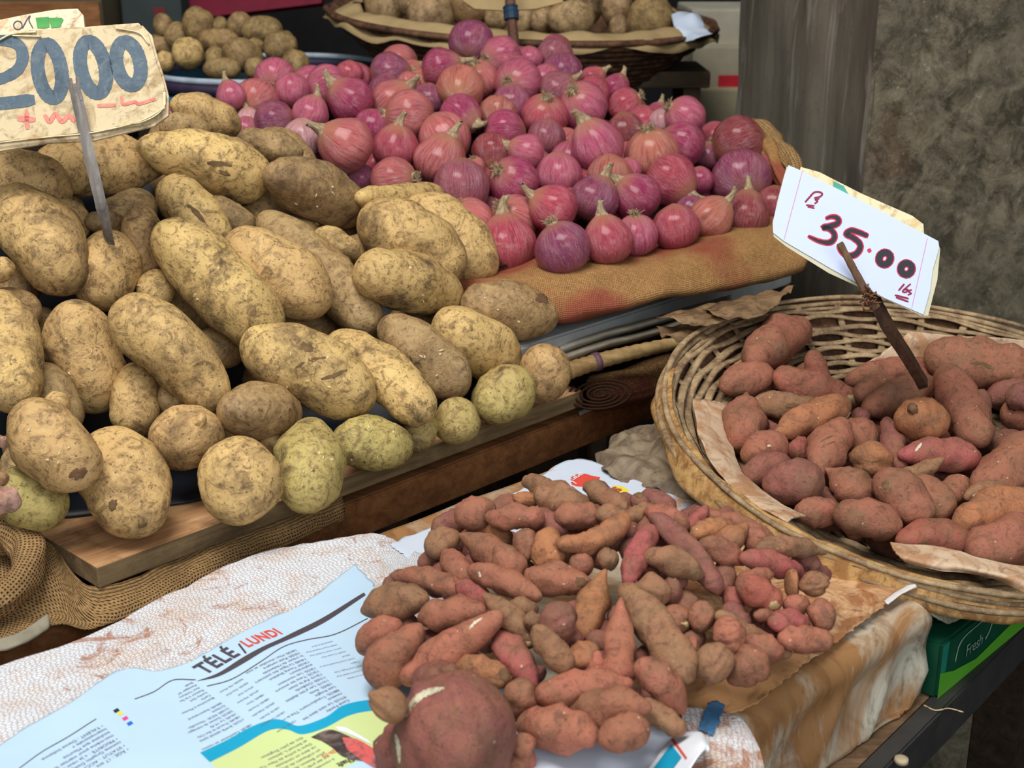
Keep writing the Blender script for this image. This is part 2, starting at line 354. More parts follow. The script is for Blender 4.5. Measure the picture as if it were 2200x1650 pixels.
# x1 y1 x2 y2 width bend point1 point2 taper tone | label    (a spine in the photo; heaps give the depth)
POTATOES = """
365 222 515 282 78 6 .2 0 0 t|knobbly two-lobed potato topmost of the heap, against the onions
342 268 452 282 62 0 0 .2 0 d|small dirt-blotched potato under the knobbly two-lobed one at the heap top
508 300 652 332 64 4 0 .3 0 d|dark soil-caked potato lying against the small pale papery onion
466 304 548 332 42 0 0 0 0 d|little grey potato between the soil-caked one and the knobbly top one
68 368 364 356 128 8 0 .5 0 t|long potato lying under the 2000 price card, behind its stake
292 312 576 398 120 10 .3 0 -.15 y|long yellow potato with a black smear beside the knobbly top ones
572 372 782 468 124 12 .1 .1 0 d|thick muddy potato with flaking skin just in front of the pink onions
765 424 948 412 58 -8 .1 0 0 y|slim bumpy yellow potato touching the salmon onion with dark roots
868 440 1056 600 132 12 0 .1 0 y|broad yellow potato at the heap edge beside the onions
772 458 988 600 146 10 0 0 0 y|wide pale potato in front of the broad one at the onion side
-70 356 152 434 132 6 0 0 0 t|fat tan potato at the picture edge just below the 2000 card
118 432 172 520 86 0 0 0 0 t|plain tan potato half hidden behind the wide speckled one near the stake
188 474 268 484 50 0 0 0 0 d|small dim potato just behind the foot of the grey stake
428 442 548 490 74 0 0 0 0 d|dark shaded potato in the hollow below the long yellow one with the smear
308 442 300 604 92 0 .1 0 0 t|upright freckled potato behind the big diagonal one
372 598 300 644 84 0 0 0 0 y|small green-tinged potato peeping out behind the curved banana-shaped one
345 392 486 560 104 12 0 0 .05 y|smooth potato with a long dark scrape above the big diagonal one
674 500 772 556 62 4 .1 .2 0 y|short yellow potato wedged among three long ones in the heap middle
556 462 806 718 104 14 .1 0 0 d|long grey mottled potato with an eye patch in the heap middle
484 512 700 672 140 10 .1 0 0 t|stout tan potato leaning on the long grey mottled one
766 588 990 650 122 14 0 .2 .05 y|long smooth potato with chips of onion skin on it
242 494 214 668 134 0 0 0 0 y|egg-shaped freckled potato right below the foot of the grey stake
2 412 158 630 160 12 .1 0 .05 t|long gold-brown potato sloping down beside the stake foot
-14 560 20 600 60 0 0 0 0 t|sliver of a tan potato at the picture edge between two long ones
334 484 588 738 146 10 .1 0 -.05 y|biggest diagonal potato, pale and flaking, in the heap middle
992 654 1194 694 112 10 0 0 0 d|blunt potato with a torn brown cap touching the burlap lip
936 690 1104 806 124 12 0 0 .05 y|smooth potato with one deep eye beneath the torn-capped one
1162 738 1178 864 106 0 0 0 0 t|wrinkled round potato at the end of the plank
1030 894 1142 812 118 6 0 0 0 g|greenish potato resting on the plank near its far end
814 692 998 850 112 10 .1 0 -.05 d|grey scabby potato with a peeled shoulder above the plank
956 950 1004 858 100 0 0 0 0 g|small shaded greenish potato resting on the plank under the scabby one
888 968 916 888 72 0 0 0 0 g|narrow shaded potato on the plank beside the small greenish one
706 728 920 902 112 14 .1 0 0 y|long gold potato with scaly shoulder, leaning to the plank
-12 632 48 876 150 -10 0 0 .05 y|large muddy pale potato at the picture edge in the third row
132 650 208 888 148 16 0 0 .02 t|kidney-shaped light brown potato beside the curved banana-shaped one
302 780 290 938 106 -6 .1 0 0 t|slim brown potato sunk behind the banana-shaped one
96 856 150 880 54 0 0 0 0 y|tiny yellow potato corner showing between two big ones
340 858 420 850 84 0 0 0 0 d|nearly black shaded potato deep under the curved banana-shaped one
236 668 468 886 142 34 0 .1 .05 y|curved banana-shaped potato over the round nubbed one
516 732 800 876 148 14 .1 .1 0 y|heavy pale potato with long dark gouges above the plank
484 882 634 888 124 0 0 0 0 d|dull squat grey-brown potato beside the nubbed round one
566 932 608 974 44 0 0 0 0 d|marble-sized dark potato bit below the dull squat one
-20 1042 146 1100 122 0 0 0 0 g|shaded greenish potato on the blue cloth beside the ginger
716 946 882 972 108 8 0 0 0 g|green-flushed shiny potato lying on the plank middle
668 904 662 1092 142 0 .1 0 -.1 g|lime-tinged potato standing on the plank edge
318 938 482 940 134 0 .1 .1 0 t|round potato with a pointed nub turned to the viewer
516 942 510 1126 164 0 0 0 0 y|rounded pale yellow potato sitting on the plank edge
206 936 316 1146 184 6 0 .15 -.08 y|bright yellow potato with a brown bruise at the plank corner
34 882 192 1040 154 6 0 0 0 t|dusty potato with a wrinkled brown end above the bright yellow one
"""
BASKETP = """
316 96 384 94 46 0 0 0 0 d|
330 60 372 50 50 0 0 0 0 d|
354 72 412 82 56 0 0 0 0 b|
392 52 462 52 70 0 0 0 0 b|
456 55 490 55 38 0 0 0 0 b|
488 53 542 53 54 0 0 0 0 d|
519 70 607 60 56 0 0 0 0 b|
427 84 513 94 52 0 0 0 0 b|
527 102 568 102 38 0 0 0 0 b|
566 100 638 100 64 0 0 0 0 b|
332 133 376 133 44 0 0 0 0 y|
439 126 486 124 48 0 0 0 0 b|
370 116 438 114 68 0 0 0 0 y|
482 100 562 140 66 0 0 0 0 b|
436 150 518 146 44 0 0 0 0 b|
526 148 572 148 48 0 0 0 0 b|
604 136 666 138 58 0 0 0 0 b|
"""
BPLACE = ["behind the 2000 card","at the rear rim above the card corner","in the upper row near the card","topmost of the basket, the biggest one","tucked behind the topmost one","dark, under the red board","long one below the red board's corner","long one in the middle of the basket","small, wedged behind the lumpy one","plain round one near the dark gap","yellowish, low by the rim and the card","shadowed, behind the rim","bright yellowish, big and close to the card","lumpy long one leaning on the rim","half sunk at the near rim","small, just above the pale onion","last one, by the two highest pink onions at the rim"]
TRAYP = """
782 12 872 8 84 0 0 0 0 j|
856 6 914 4 64 0 0 0 0 j|
1262 -14 1322 -10 74 0 0 0 0 j|
1222 14 1294 6 84 0 0 0 0 j|
1290 18 1360 12 84 0 0 0 0 j|
962 16 1056 6 84 0 0 0 0 k|
874 34 976 30 86 0 0 0 0 j|
1040 40 1092 36 50 0 0 0 0 j|
1098 44 1152 44 58 0 0 0 0 j|
1138 44 1196 42 54 0 0 0 0 j|
1308 58 1352 58 46 0 0 0 0 j|
1176 40 1274 42 74 0 0 0 0 j|
1346 44 1448 46 96 0 0 0 0 b|
"""
TPLACE = ["at the far end beside the red board","small, behind the far end one","highest of the tray","high in the row beside the stick","tall one behind the biggest","browner, under the paper tag","broad one in front of the far end","small, just behind the dark stick's band","half sunk just past the stick","small, between the stick and the smooth wide one","small, beside the biggest one","smooth wide one near the rim past the stick","biggest and brownest, beside the white plastic bag"]
BASKETS = """
1600 812 1660 850 60 0 0 0 0 m|dark sweet potato deep in the basket under its far edge row
1820 822 2018 800 66 8 .1 0 0 s|long sweet potato lying behind at the foot of the price stick
1990 752 2230 790 108 -14 0 0 .0 s|huge lumpy sweet potato with a gash on the liner beside the stick
1612 782 1732 702 94 8 .1 .2 0 s|plump egg-shaped sweet potato topmost against the woven wall
1548 836 1664 806 68 6 .2 0 0 s|short sweet potato nearest the woven wall, below the plump egg-shaped one
1662 802 1862 864 72 -6 .1 .4 .05 c|pink forked sweet potato with a pale cut end
1616 864 1776 892 62 4 .2 0 0 k|dusty sweet potato with a scabby patch behind the smooth spindle
2150 878 2226 906 66 0 0 0 0 c|pinkish sweet potato end by the picture edge below the lumpy one
2160 846 2230 862 62 0 0 0 0 m|shaded sweet potato under the huge lumpy one at the picture edge
1930 860 2050 940 90 0 0 0 0 m|shadowed sweet potato behind the round nubbed one
1840 852 1936 836 66 4 0 0 0 s|dull sweet potato in front of the long one at the stick foot
1856 886 2016 828 78 8 .2 .1 0 s|wrinkled sweet potato just above the round nubbed one
1636 918 1680 950 50 0 0 0 0 m|small shadowed sweet potato beside the gourd-shaped one
1604 842 1594 958 84 0 .75 0 -.35 s|gourd-shaped sweet potato with a white scar
1828 888 1864 912 52 0 0 0 0 m|purple corner of a sweet potato behind the spindle's blunt end
1662 936 1824 862 66 2 .5 .1 0 o|smooth spindle sweet potato with a nipped blunt end
1802 946 1888 940 94 0 0 0 0 s|rounded sweet potato in the basket middle behind the scratched one
1904 898 1934 1016 52 0 .3 0 0 m|narrow upright mauve sweet potato beside the round wrinkled one
1688 966 1742 972 60 0 .3 0 0 p|small pointed mauve sweet potato beside the scratched one
1990 950 2078 950 44 2 .2 0 0 s|short broken-ended sweet potato under the round nubbed one
2038 792 2112 950 94 -10 .1 0 0 s|long leaning dusty sweet potato below the huge lumpy one
1922 898 2038 902 90 0 .2 0 0 o|round sweet potato with a dark nub turned to the viewer
1928 978 2106 990 70 8 .5 0 0 p|bright magenta-skinned sweet potato with a nicked tip
1598 992 1690 948 80 4 0 .1 0 s|sweet potato with two tan chips beside the liner
1814 906 1754 1022 80 -4 .1 .1 0 s|upright sweet potato with diagonal scratches
1592 1030 1704 1006 76 6 .1 0 0 m|dark-ended sweet potato leaning on the palm bark liner
1872 946 1874 1032 84 0 .1 0 0 o|round sweet potato with a curved crack in the basket middle
1932 1020 2028 984 36 -8 .2 .6 0 k|thin curved tan sweet potato with a hooked tip
2024 1082 2074 1032 62 0 .1 0 0 s|sweet potato wedged under the big curved one
2206 972 2182 1100 76 0 0 0 0 s|tall sweet potato at the picture edge beside the big curved one
2226 932 2092 1048 106 24 0 .1 0 s|big curved blunt sweet potato near the picture edge
2072 1072 2168 1050 42 6 .3 .1 0 k|sweet potato with peeled yellow skin behind the largest low one
1772 1006 1866 1086 84 4 .75 0 -.2 s|sweet potato with a sharp dark horn
1638 1048 1772 1042 98 6 .1 0 0 m|fat purple-brown sweet potato beside the horned one
1936 1044 2046 1110 86 4 .1 0 0 s|smooth sweet potato behind the one with a dark knot
1878 1024 1992 1126 94 8 .1 0 .05 s|blunt sweet potato with one dark knot hole
1706 1102 1802 1108 60 6 .2 0 0 c|small rosy sweet potato half buried by the bark rim
1788 1108 1938 1140 84 10 .1 .2 0 s|rosy long sweet potato lying along the bark rim
2052 1134 2226 1082 96 6 .1 0 0 o|large smooth sweet potato low at the picture edge
1924 1164 2092 1176 80 12 .4 .1 0 r|red-brown sweet potato with a black eye on the rim liner
2088 1198 2240 1146 104 10 .1 0 0 s|very large sweet potato lowest at the rim by the picture edge
"""
HEAP = """
1128 1030 1196 1062 42 0 0 0 0 k|stubby root end pointing at the newspaper corner
1134 1056 1128 1092 52 0 .1 0 0 o|little round sweet potato behind the lumpy double one
1258 1040 1346 1092 46 -2 .1 0 0 k|knobbed finger-shaped sweet potato beside the red logo
1378 1058 1372 1098 40 0 0 0 0 m|upright stub with a dark hollow end beside the yellow print
1402 1088 1340 1120 34 0 0 .2 0 k|small tan sweet potato below the hollow-ended stub
1500 1108 1672 1168 46 8 .1 .4 0 s|long slender sweet potato along the back edge of the heap
1520 1086 1466 1146 36 4 .45 0 0 p|thin mauve sweet potato with a hair-thin tip pointing up
1384 1098 1480 1136 48 6 .2 0 0 c|pink-brown sweet potato behind the thin mauve one
1148 1062 1262 1106 78 6 0 0 -.05 k|lumpy double sweet potato highest at the back
1000 1148 1098 1164 48 10 .2 .1 0 o|tan oval sweet potato behind the one with root hairs
980 1124 1066 1090 62 6 0 .1 0 s|blunt sweet potato at the far back corner of the heap
1042 1112 1170 1112 54 0 .3 0 0 c|torpedo-shaped sweet potato beside the lumpy double one
1190 1108 1298 1116 58 2 0 .1 0 s|smooth sweet potato just under the lumpy double one
1280 1100 1350 1126 50 0 0 0 0 k|knotted sweet potato middle of the back row
1700 1196 1762 1222 46 4 0 .1 0 m|mauve sweet potato under the long tailed one by the bark rim
1598 1122 1640 1186 46 0 .2 .1 0 c|short sweet potato between the tan horned one and the tailed one
1624 1182 1776 1190 44 12 0 .75 0 k|sweet potato with a long tapering tail reaching the basket
1486 1154 1574 1132 46 6 .1 0 0 o|yellowish tan sweet potato near the back edge
1518 1192 1606 1124 52 -6 .1 .6 0 o|tan horned sweet potato with an upturned tip
1400 1140 1486 1170 50 0 .2 .2 0 s|half hidden sweet potato beneath the thin mauve one
914 1188 988 1146 60 0 0 .1 0 k|stubby sweet potato with a cut woody end by the white sack
1110 1216 1148 1214 24 0 0 .3 0 k|thumb-sized sweet potato tip beside the small round one
952 1184 1014 1252 54 0 .3 .1 0 s|sweet potato with a pointed top in front of the woody cut one
1128 1142 1132 1202 54 0 0 .1 0 s|small round grey-pink sweet potato in the upper heap
1184 1134 1186 1228 66 -4 0 0 -.1 o|yellow-brown broken root standing under the curling horn
1196 1166 1350 1104 48 -26 .1 0 0 o|curling horn-shaped sweet potato in the upper heap
984 1148 1112 1236 64 8 .75 .2 -.1 s|sweet potato trailing fine root hairs
1062 1174 1112 1246 60 6 .2 .1 0 c|pink-shouldered sweet potato below the hairy-rooted one
1500 1166 1608 1212 50 4 .1 .6 0 s|sweet potato with a pale pinched tip in the back half
1590 1198 1726 1236 48 6 .1 .2 0 p|pink and brown sweet potato aimed at the soaked paper
1588 1248 1662 1234 32 4 .2 .2 0 s|thin short sweet potato above the red cut one
1686 1256 1716 1256 70 0 0 0 0 o|tan pebble-like sweet potato near the tan round one
1744 1226 1754 1282 58 0 .1 .1 0 k|round brown sweet potato nearest the basket on the soaked paper
1552 1290 1604 1286 52 0 0 0 0 p|stumpy rosy sweet potato behind the red cut one
1682 1300 1738 1296 44 0 .1 0 0 c|small rosy block-shaped sweet potato behind the pink pair
1580 1252 1674 1308 62 8 0 0 0 r|red sweet potato with a woody cut face
1394 1106 1544 1278 50 18 .1 .2 -.1 m|longest mauve sweet potato sloping down the heap
1222 1210 1276 1216 52 0 0 0 0 s|dull oval sweet potato under the curling horn
1282 1196 1330 1204 46 0 .2 0 0 k|little sweet potato with its tip turned to the viewer
1404 1132 1348 1258 48 -8 0 .1 .0 p|pink ringed sweet potato standing upright in the middle
1382 1196 1512 1240 54 12 .2 .3 0 k|dusty bent sweet potato beside the longest mauve one
1420 1268 1466 1266 62 0 0 0 0 m|dark plum sweet potato behind the one with a peaked top
1398 1228 1404 1310 70 0 .5 0 0 k|brown sweet potato with a peaked top like a garlic
840 1236 1002 1276 52 8 .5 .1 0 s|long sweet potato pointing at the newspaper's dark bar
980 1250 1052 1308 48 4 .3 .1 0 p|pinkish sweet potato wedged behind the pointed pair
972 1284 1010 1316 44 0 .1 0 0 m|small shadowed sweet potato beside the woven sack
1124 1244 1274 1262 66 6 0 .2 0 s|thick sweet potato with a grey scarred shoulder
1004 1222 1164 1286 58 4 .3 .45 0 s|banded sweet potato with a frayed blunt tip
1092 1304 1152 1320 42 6 .1 0 0 k|small tan sweet potato above the round plum-pink one
1226 1290 1262 1390 62 0 0 0 0 m|shadowed sweet potato behind the slender tan one
1302 1222 1254 1378 64 -6 .7 .1 -.1 o|slender tan sweet potato with a sharp upright tip
1620 1326 1664 1324 28 4 .1 .1 0 s|small sliver of sweet potato above the long tan one
1760 1288 1772 1352 56 0 .1 0 0 c|upright pink sweet potato at the end of the heap by the soaked paper
1652 1340 1740 1342 50 4 0 .3 0 p|rose sweet potato with a small dark crack
1450 1298 1452 1366 68 0 0 0 0 c|egg-like sweet potato beside the long gnarled one
1480 1310 1534 1340 60 0 0 .1 0 s|brown-ended sweet potato in the heap middle near the long tan one
1536 1318 1700 1408 42 -6 .1 .2 0 k|long bent tan sweet potato with a thread root
1672 1374 1788 1380 54 4 0 0 0 c|smooth pink sausage-shaped sweet potato on the soaked paper
1594 1392 1680 1414 60 8 .1 0 0 c|blunt pink-tan sweet potato beside the wrinkled one
1554 1324 1576 1414 66 4 .1 .1 0 c|upright oval sweet potato above the two end ones
1566 1468 1650 1410 78 6 .35 0 -.1 s|dull sweet potato with a beak tip on the brown paper
1464 1394 1502 1404 60 0 0 0 0 s|sweet potato tucked behind the wrinkled withered one
1500 1398 1568 1446 84 0 0 0 0 k|withered wrinkled round sweet potato on the brown paper
776 1314 920 1288 78 8 .55 .1 .1 k|lone brown sweet potato lying on the newspaper by the dark bar
770 1396 864 1342 64 4 0 .1 0 c|sweet potato rounded end resting on the small print
898 1332 1046 1318 68 8 .2 .2 0 s|sweet potato hidden behind the long front one with a split tip
906 1340 800 1476 100 0 .35 0 -.15 s|big triangular sweet potato on the newspaper
1036 1278 1146 1392 50 10 .4 0 -.05 k|tan sweet potato with a snapped-off end
1128 1322 1168 1352 40 0 0 0 0 k|dusty little sweet potato behind the round plum-pink one
1216 1356 1244 1392 50 0 0 0 0 m|shaded rosy sweet potato under the round plum-pink one
1184 1294 1214 1376 82 0 0 .1 0 m|round plum-pink sweet potato in the heap middle
1140 1436 1166 1462 44 0 0 0 0 m|shadowed sweet potato deep beside the bright pink one
1332 1258 1478 1468 80 14 .3 .1 -.05 k|long gnarled lumpy sweet potato across the heap front
1252 1410 1258 1450 60 0 0 0 0 s|shadowed sweet potato behind the orange broken one
1224 1428 1282 1386 54 0 .1 .1 0 o|orange broken sweet potato chunk
1286 1398 1272 1456 30 0 .3 0 0 c|narrow pinkish sweet potato beside the tapering one
1144 1346 1222 1450 58 6 .1 .1 -.05 k|dusty long sweet potato behind the big horizontal one
1334 1282 1328 1474 62 0 .6 0 -.3 c|straight sweet potato tapering up to a grey neck
1064 1362 1146 1490 68 10 .1 .3 0 p|bright pink-shouldered sweet potato beside the orange one
862 1466 1080 1316 74 -4 .25 .35 .05 c|long front sweet potato with a split dark tip
976 1432 1098 1464 58 8 .2 0 0 o|orange sweet potato with a dark shrunken end
1086 1478 1152 1532 66 6 0 .1 0 s|sweet potato squeezed between the giant and the horizontal one
1150 1500 1362 1470 72 8 .05 .45 0 c|big horizontal sweet potato with a dark pointed end
1366 1424 1470 1534 76 8 .1 .55 -.05 c|smooth rosy sweet potato with a long tapering tip
1370 1512 1472 1576 50 4 0 .1 0 k|brown crooked sweet potato beside the curled paper
1214 1550 1400 1522 88 14 .3 .65 -.1 s|broad sweet potato with a curled tail
888 1478 986 1462 92 6 0 .1 0 m|purple sweet potato behind the giant's shoulder
1112 1564 1284 1592 94 14 .1 .3 0 c|plump orange-pink sweet potato in front of the broad tailed one
1290 1604 1396 1564 74 8 .1 0 0 s|neat oval sweet potato closest to the curled paper
1092 1662 1134 1604 62 0 0 .1 0 c|pale orange sweet potato at the picture edge below the giant
1108 1620 1144 1582 44 0 0 .1 0 s|shaded sweet potato between the giant and the plump orange-pink one
850 1640 1096 1520 262 0 .15 0 .02 m|giant purple sweet potato with a white crack, far larger than the rest
818 1544 862 1488 84 2 0 0 0 k|round tan sweet potato on the lime-green print
"""
GINGER = """
-30 946 14 952 28 2 0 0 0 h|pinkish ginger nub poking in beside the dusty potato
-30 1022 20 1030 36 0 0 0 0 d|grey shrivelled ginger knob at the picture edge
-40 1072 46 1082 58 4 0 .1 0 h|pale pink ginger finger in front of the shaded greenish potato
"""
# cx cy width kind(n neck, r roots, - plain) angle toward tone | where it lies   (angle: compass of the neck or root end in the picture; toward: tilt to the viewer)
ONIONS = """
1012 92 94 - 80 -30 V|dark violet onion crowning the whole heap
1193 122 80 - 60 0 U|dusky onion at the back of the heap beyond the dark stick
1138 128 58 - 90 0 P|small pink onion right behind the dark stick's foot
1076 124 90 r 200 40 P|smooth pink onion beside the dark stick, root scar low
1273 172 56 n 40 10 R|pinkish onion with a straw tip on the back shoulder
1208 156 86 - 90 0 V|broad lilac onion under the dusky one at the back
1321 192 62 n 60 0 M|magenta onion at the very back slope
766 168 68 - 90 0 R|rosy onion behind the striped ball at the back
883 152 46 n 30 20 S|small onion with a straw peel beside the violet necked one
836 158 90 n 10 -10 V|wide mauve onion at the back beside the small straw-peeled one
1112 150 62 - 90 0 P|pink onion above the one with the big root star
1173 172 66 - 70 0 P|pink onion between the root star and the broad lilac one
902 178 62 r 160 20 O|orange onion with a side root tuft under the violet necked one
946 147 84 n 15 10 M|violet necked onion with a white papery flag near the crown
830 197 74 - 90 0 V|shaded mauve onion below the wide one at the back
878 180 52 - 90 0 S|tan sliver of onion between the mauve ones
1273 197 74 - 70 0 R|reddish onion hugging the dried-peel one
795 255 44 - 90 0 P|pink onion bit beside the pale marbled one
920 216 70 - 90 0 V|shaded plum onion beside the brown flat-faced one
1030 170 84 r 115 45 S|salmon onion with a root tuft on its shoulder
990 190 100 n 255 55 O|brown-orange onion with radiating lines facing out
1113 178 102 r 205 62 P|onion with a big straw root star facing out
1100 225 86 - 90 10 V|dusky mauve onion under the root star
1197 195 80 n 35 0 U|onion wrapped in loose dried purple peel
1252 228 104 r 135 50 P|large pale-striped onion with a root button
843 222 96 n 40 20 S|orange-pink onion touching the marbled one
880 250 112 r 180 10 S|marbled pink and white onion
988 247 90 n 325 30 M|violet onion with its neck pointing down the slope
1070 243 78 n 265 40 O|tan onion with a torn cap below the dusky mauve one
1170 250 98 r 85 50 R|red onion with a root crown on top
1083 282 92 - 0 0 M|glossy purple onion in the hollow
1173 296 80 - 80 0 U|matte mauve onion below the red root-crowned one
1410 250 54 n 70 0 M|onion with a tall wine-coloured tip on the far slope
1343 228 78 r 30 20 R|red onion with a side root on the far slope
1383 264 74 - 90 0 R|red-brown onion in front of the wine-tipped one
1343 284 80 - 100 10 D|wrinkled brick-red onion beside the green-sprout one
1425 262 60 - 90 0 W|papery pale onion by the round lilac-pink one at the far slope
1472 252 88 r 150 20 P|lilac-pink onion on the far slope near the wooden stool
1523 335 66 r 80 30 V|mauve onion with a shaggy white root mop
1586 308 116 - 20 0 D|dark red wrinkled onion against the bunched burlap
1465 312 98 - 150 10 M|tall magenta onion at the far slope
1653 368 78 - 90 0 R|brick-coloured onion edge beside the white price card
1504 388 58 - 90 10 M|small magenta onion between the tall grey-purple and the tan pink ones
750 160 60 - 90 0 R|rose onion peeking behind the striped ball
590 166 84 r 265 50 P|pale pink onion highest at the blue basket end
703 187 94 r 200 10 P|striped ball-like pink onion near the blue basket
628 195 74 - 90 0 P|mauve-pink onion under the highest one at the blue basket end
550 216 94 r 245 50 S|salmon onion with a dark root pit near the knobbly potato
497 208 64 n 110 0 P|onion with a curly straw neck against the blue basket
368 248 34 - 90 0 M|pink chip of onion between the 2000 card and the knobbly potato
535 262 54 n 100 0 W|papery peaked onion behind the knobbly potato
530 282 60 - 90 0 P|pink onion edge right behind the knobbly potato
667 322 62 - 90 0 M|shaded magenta onion behind the pale papery one
590 262 90 - 10 0 V|mauve onion behind the soil-caked potato
667 247 78 n 70 0 P|pink onion in front of the mauve-pink pair near the blue basket
755 218 98 n 140 20 M|glossy hot-pink onion with a split neck
650 298 84 - 90 20 W|pale papery onion beside the big pointed salmon one
775 384 66 - 90 0 V|lilac onion just above the thick muddy potato
745 314 120 n 150 25 S|big salmon onion with a long pointed neck
956 298 108 - 120 0 S|tan-pink onion with white streaks in the heap middle
850 320 100 n 80 20 R|wine-red onion with a white curl on its face
1061 327 94 n 270 20 D|brown-red onion with a frayed base
1133 328 78 n 160 10 P|pink-mauve onion with a straw tip to its side
1401 333 114 r 105 30 O|orange-red flattened onion with a papery crown
1035 384 50 n 160 20 R|onion showing only its straw neck in a gap
1020 358 44 r 100 40 S|onion showing only a fuzzy root cap
1226 344 84 - 80 0 P|plain pink onion leaning on the green-sprout one
1283 316 112 n 120 20 P|onion with a dry whitish-green sprout
1350 368 56 - 90 0 P|small pink onion behind the tan flattened one
1310 382 96 - 90 0 O|tan flattened onion half hidden behind the peaked purple one
845 388 98 r 5 20 S|salmon onion with dark side roots touching the slim bumpy potato
945 348 112 n 65 15 S|salmon onion with a shaggy upright neck
1440 386 112 n 320 20 R|rosy onion with a torn straw neck pointing down
1593 384 126 r 280 45 V|big grey-purple onion with a peeled root end
1201 378 100 - 90 10 P|wide pink onion below the green-sprout one
991 402 116 - 90 0 U|striped mauve onion above the onion with root threads
1103 390 108 r 150 45 M|crimson wrinkled onion with a fluffy root eye
1276 430 102 n 65 0 V|peaked purple onion with a tall dry neck
1371 425 100 n 140 10 M|round crimson onion beside the peaked purple one
1663 440 84 - 90 0 D|dull red onion behind the price card's edge
1603 464 98 n 85 0 D|brick-red onion with a seam and a tall neck
1526 470 94 n 45 10 O|rusty onion with a flat papery flag
1006 478 108 r 130 35 S|salmon onion with pale root threads over its face
1106 470 102 r 145 45 S|red-tan onion with a lifted pink skin flake
1191 450 104 n 150 10 R|rosy onion behind the small lilac and white-tipped ones
1452 490 100 - 100 10 R|upright striped rosy onion in the front rows
1090 530 126 n 100 0 R|scarlet-pink onion with a peaked top at the front edge
1367 506 92 r 95 25 P|pink onion with a flat grey root pad
1306 520 106 n 105 10 R|red onion with a straw lid at the front edge
1210 534 118 r 115 10 V|lilac-tinged onion with a grey root knob at the front edge
"""
def rows(s):
    out = []
    for l in s.strip().split('\n'):
        a, b = l.split('|'); out.append((a.split(), b.strip()))
    return out
# ------------------------------------------------------------------ heaps: spines along picture rays, depths solved so that the vegetables rest on one another
GROW = [1.04]
class Tuber:
    def __init__(s, a, label):
        x1, y1, x2, y2, w, bend, p1, p2, tap = map(float, a[:9]); s.tone = a[9]; s.label = label
        w *= 1.0 if w > 200 else GROW[0]; s.A = np.array([x1, y1]); s.B = np.array([x2, y2]); L = np.linalg.norm(s.B-s.A)+1e-6; s.w = w; s.p1 = p1; s.p2 = p2; s.tap = tap
        s.round = L < w*1.02
        nrm = np.array([s.B[1]-s.A[1], -(s.B[0]-s.A[0])])/L
        s.Cm = (s.A+s.B)/2+nrm*bend*2
        s.k = max(1., L/w); s.n = 2+1.1*(s.k-1) if s.k > 1 else 2
        s.ts = [.5] if L < w*.5 else ([.3, .7] if s.k < 1.3 else [.14, .32, .5, .68, .86])
    def sp(s, t): return (1-t)**2*s.A+2*t*(1-t)*s.Cm+t*t*s.B
    def rp(s, t):
        u = 2*t-1; r = s.w/2*math.sqrt(max(0, 1-abs(u)**s.n))*(1-s.tap*u)
        p = s.p1 if u < 0 else s.p2
        return r*(1-p*sstep(abs(u), .12, 1.)*.86)
    def init(s, surf):
        s.dA = surf(*s.sp(.2)); s.dB = surf(*s.sp(.8))
        if s.round: s.dA = s.dB = surf(*s.sp(.5))
        s.hA, s.hB = s.dA, s.dB
    def d(s, t): return s.dA+(s.dB-s.dA)*(t-.2)/.6 if not s.round else s.dA
    def pts(s): return [(s.sp(t), max(s.rp(t), s.w*.18), t) for t in s.ts]
class Bulb:
    def __init__(s, cx, cy, w): s.c = np.array([cx, cy]); s.w = w; s.round = True
    def init(s, surf): s.dA = s.dB = surf(*s.c); s.hA = s.hB = s.dA
    def d(s, t): return s.dA
    def pts(s): return [(s.c, s.w/2*.98, .5)]
def solve(items, surf, floor=None, iters=60, spring=.04, lim=.16):
    for it in items:
        if not getattr(it, 'fixed', False): it.init(surf)
    P = [it.pts() for it in items]
    pairs = []
    for j in range(len(items)):
        for i in range(j):
            for a in P[i]:
                for b in P[j]:
                    l2 = float(((a[0]-b[0])**2).sum()); rs = a[1]+b[1]
                    if l2 < (rs*.96)**2: pairs.append((i, j, a, b, math.sqrt(max(0, (rs*.965)**2-l2))))
    def push(it, t, dd):
        if getattr(it, 'fixed', False): return
        if it.round: it.dA += dd; it.dB = it.dA; return
        w = (t-.2)/.6; w = min(1.25, max(-.25, w)); it.dA += dd*(1-w)*1.2 if w < .5 else dd*.35; it.dB += dd*w*1.2 if w > .5 else dd*.35
    for k in range(iters):
        for i, j, a, b, gap in pairs:
            I, J = items[i], items[j]; di, dj = I.d(a[2]), J.d(b[2])
            need = gap*(di+dj)/2/FPX
            e = need-(di-dj)
            if e > 0: fx = getattr(J, 'fixed', False); push(I, a[2], e*(.9 if fx else .42)); push(J, b[2], -e*.42)
        for it, pp in zip(items, P):
            if getattr(it, 'fixed', False): continue
            if not it.round:
                e = (it.dA-it.dB)-(it.hA-it.hB); mx = .55*np.linalg.norm(it.A-it.B)*it.dA/FPX; x = e-max(-mx, min(mx, e)); it.dA -= x/2+e*.03; it.dB += x/2+e*.03
            if spring:
                it.dA += (it.hA-it.dA)*spring; it.dB += (it.hB-it.dB)*spring
            it.dA = min(max(it.dA, it.hA-lim), it.hA+lim); it.dB = min(max(it.dB, it.hB-lim), it.hB+lim)
            if floor:
                for c, r, t in pp:
                    m = floor(c[0], c[1], it.d(t), r)
                    if m < it.d(t): push(it, t, m-it.d(t))
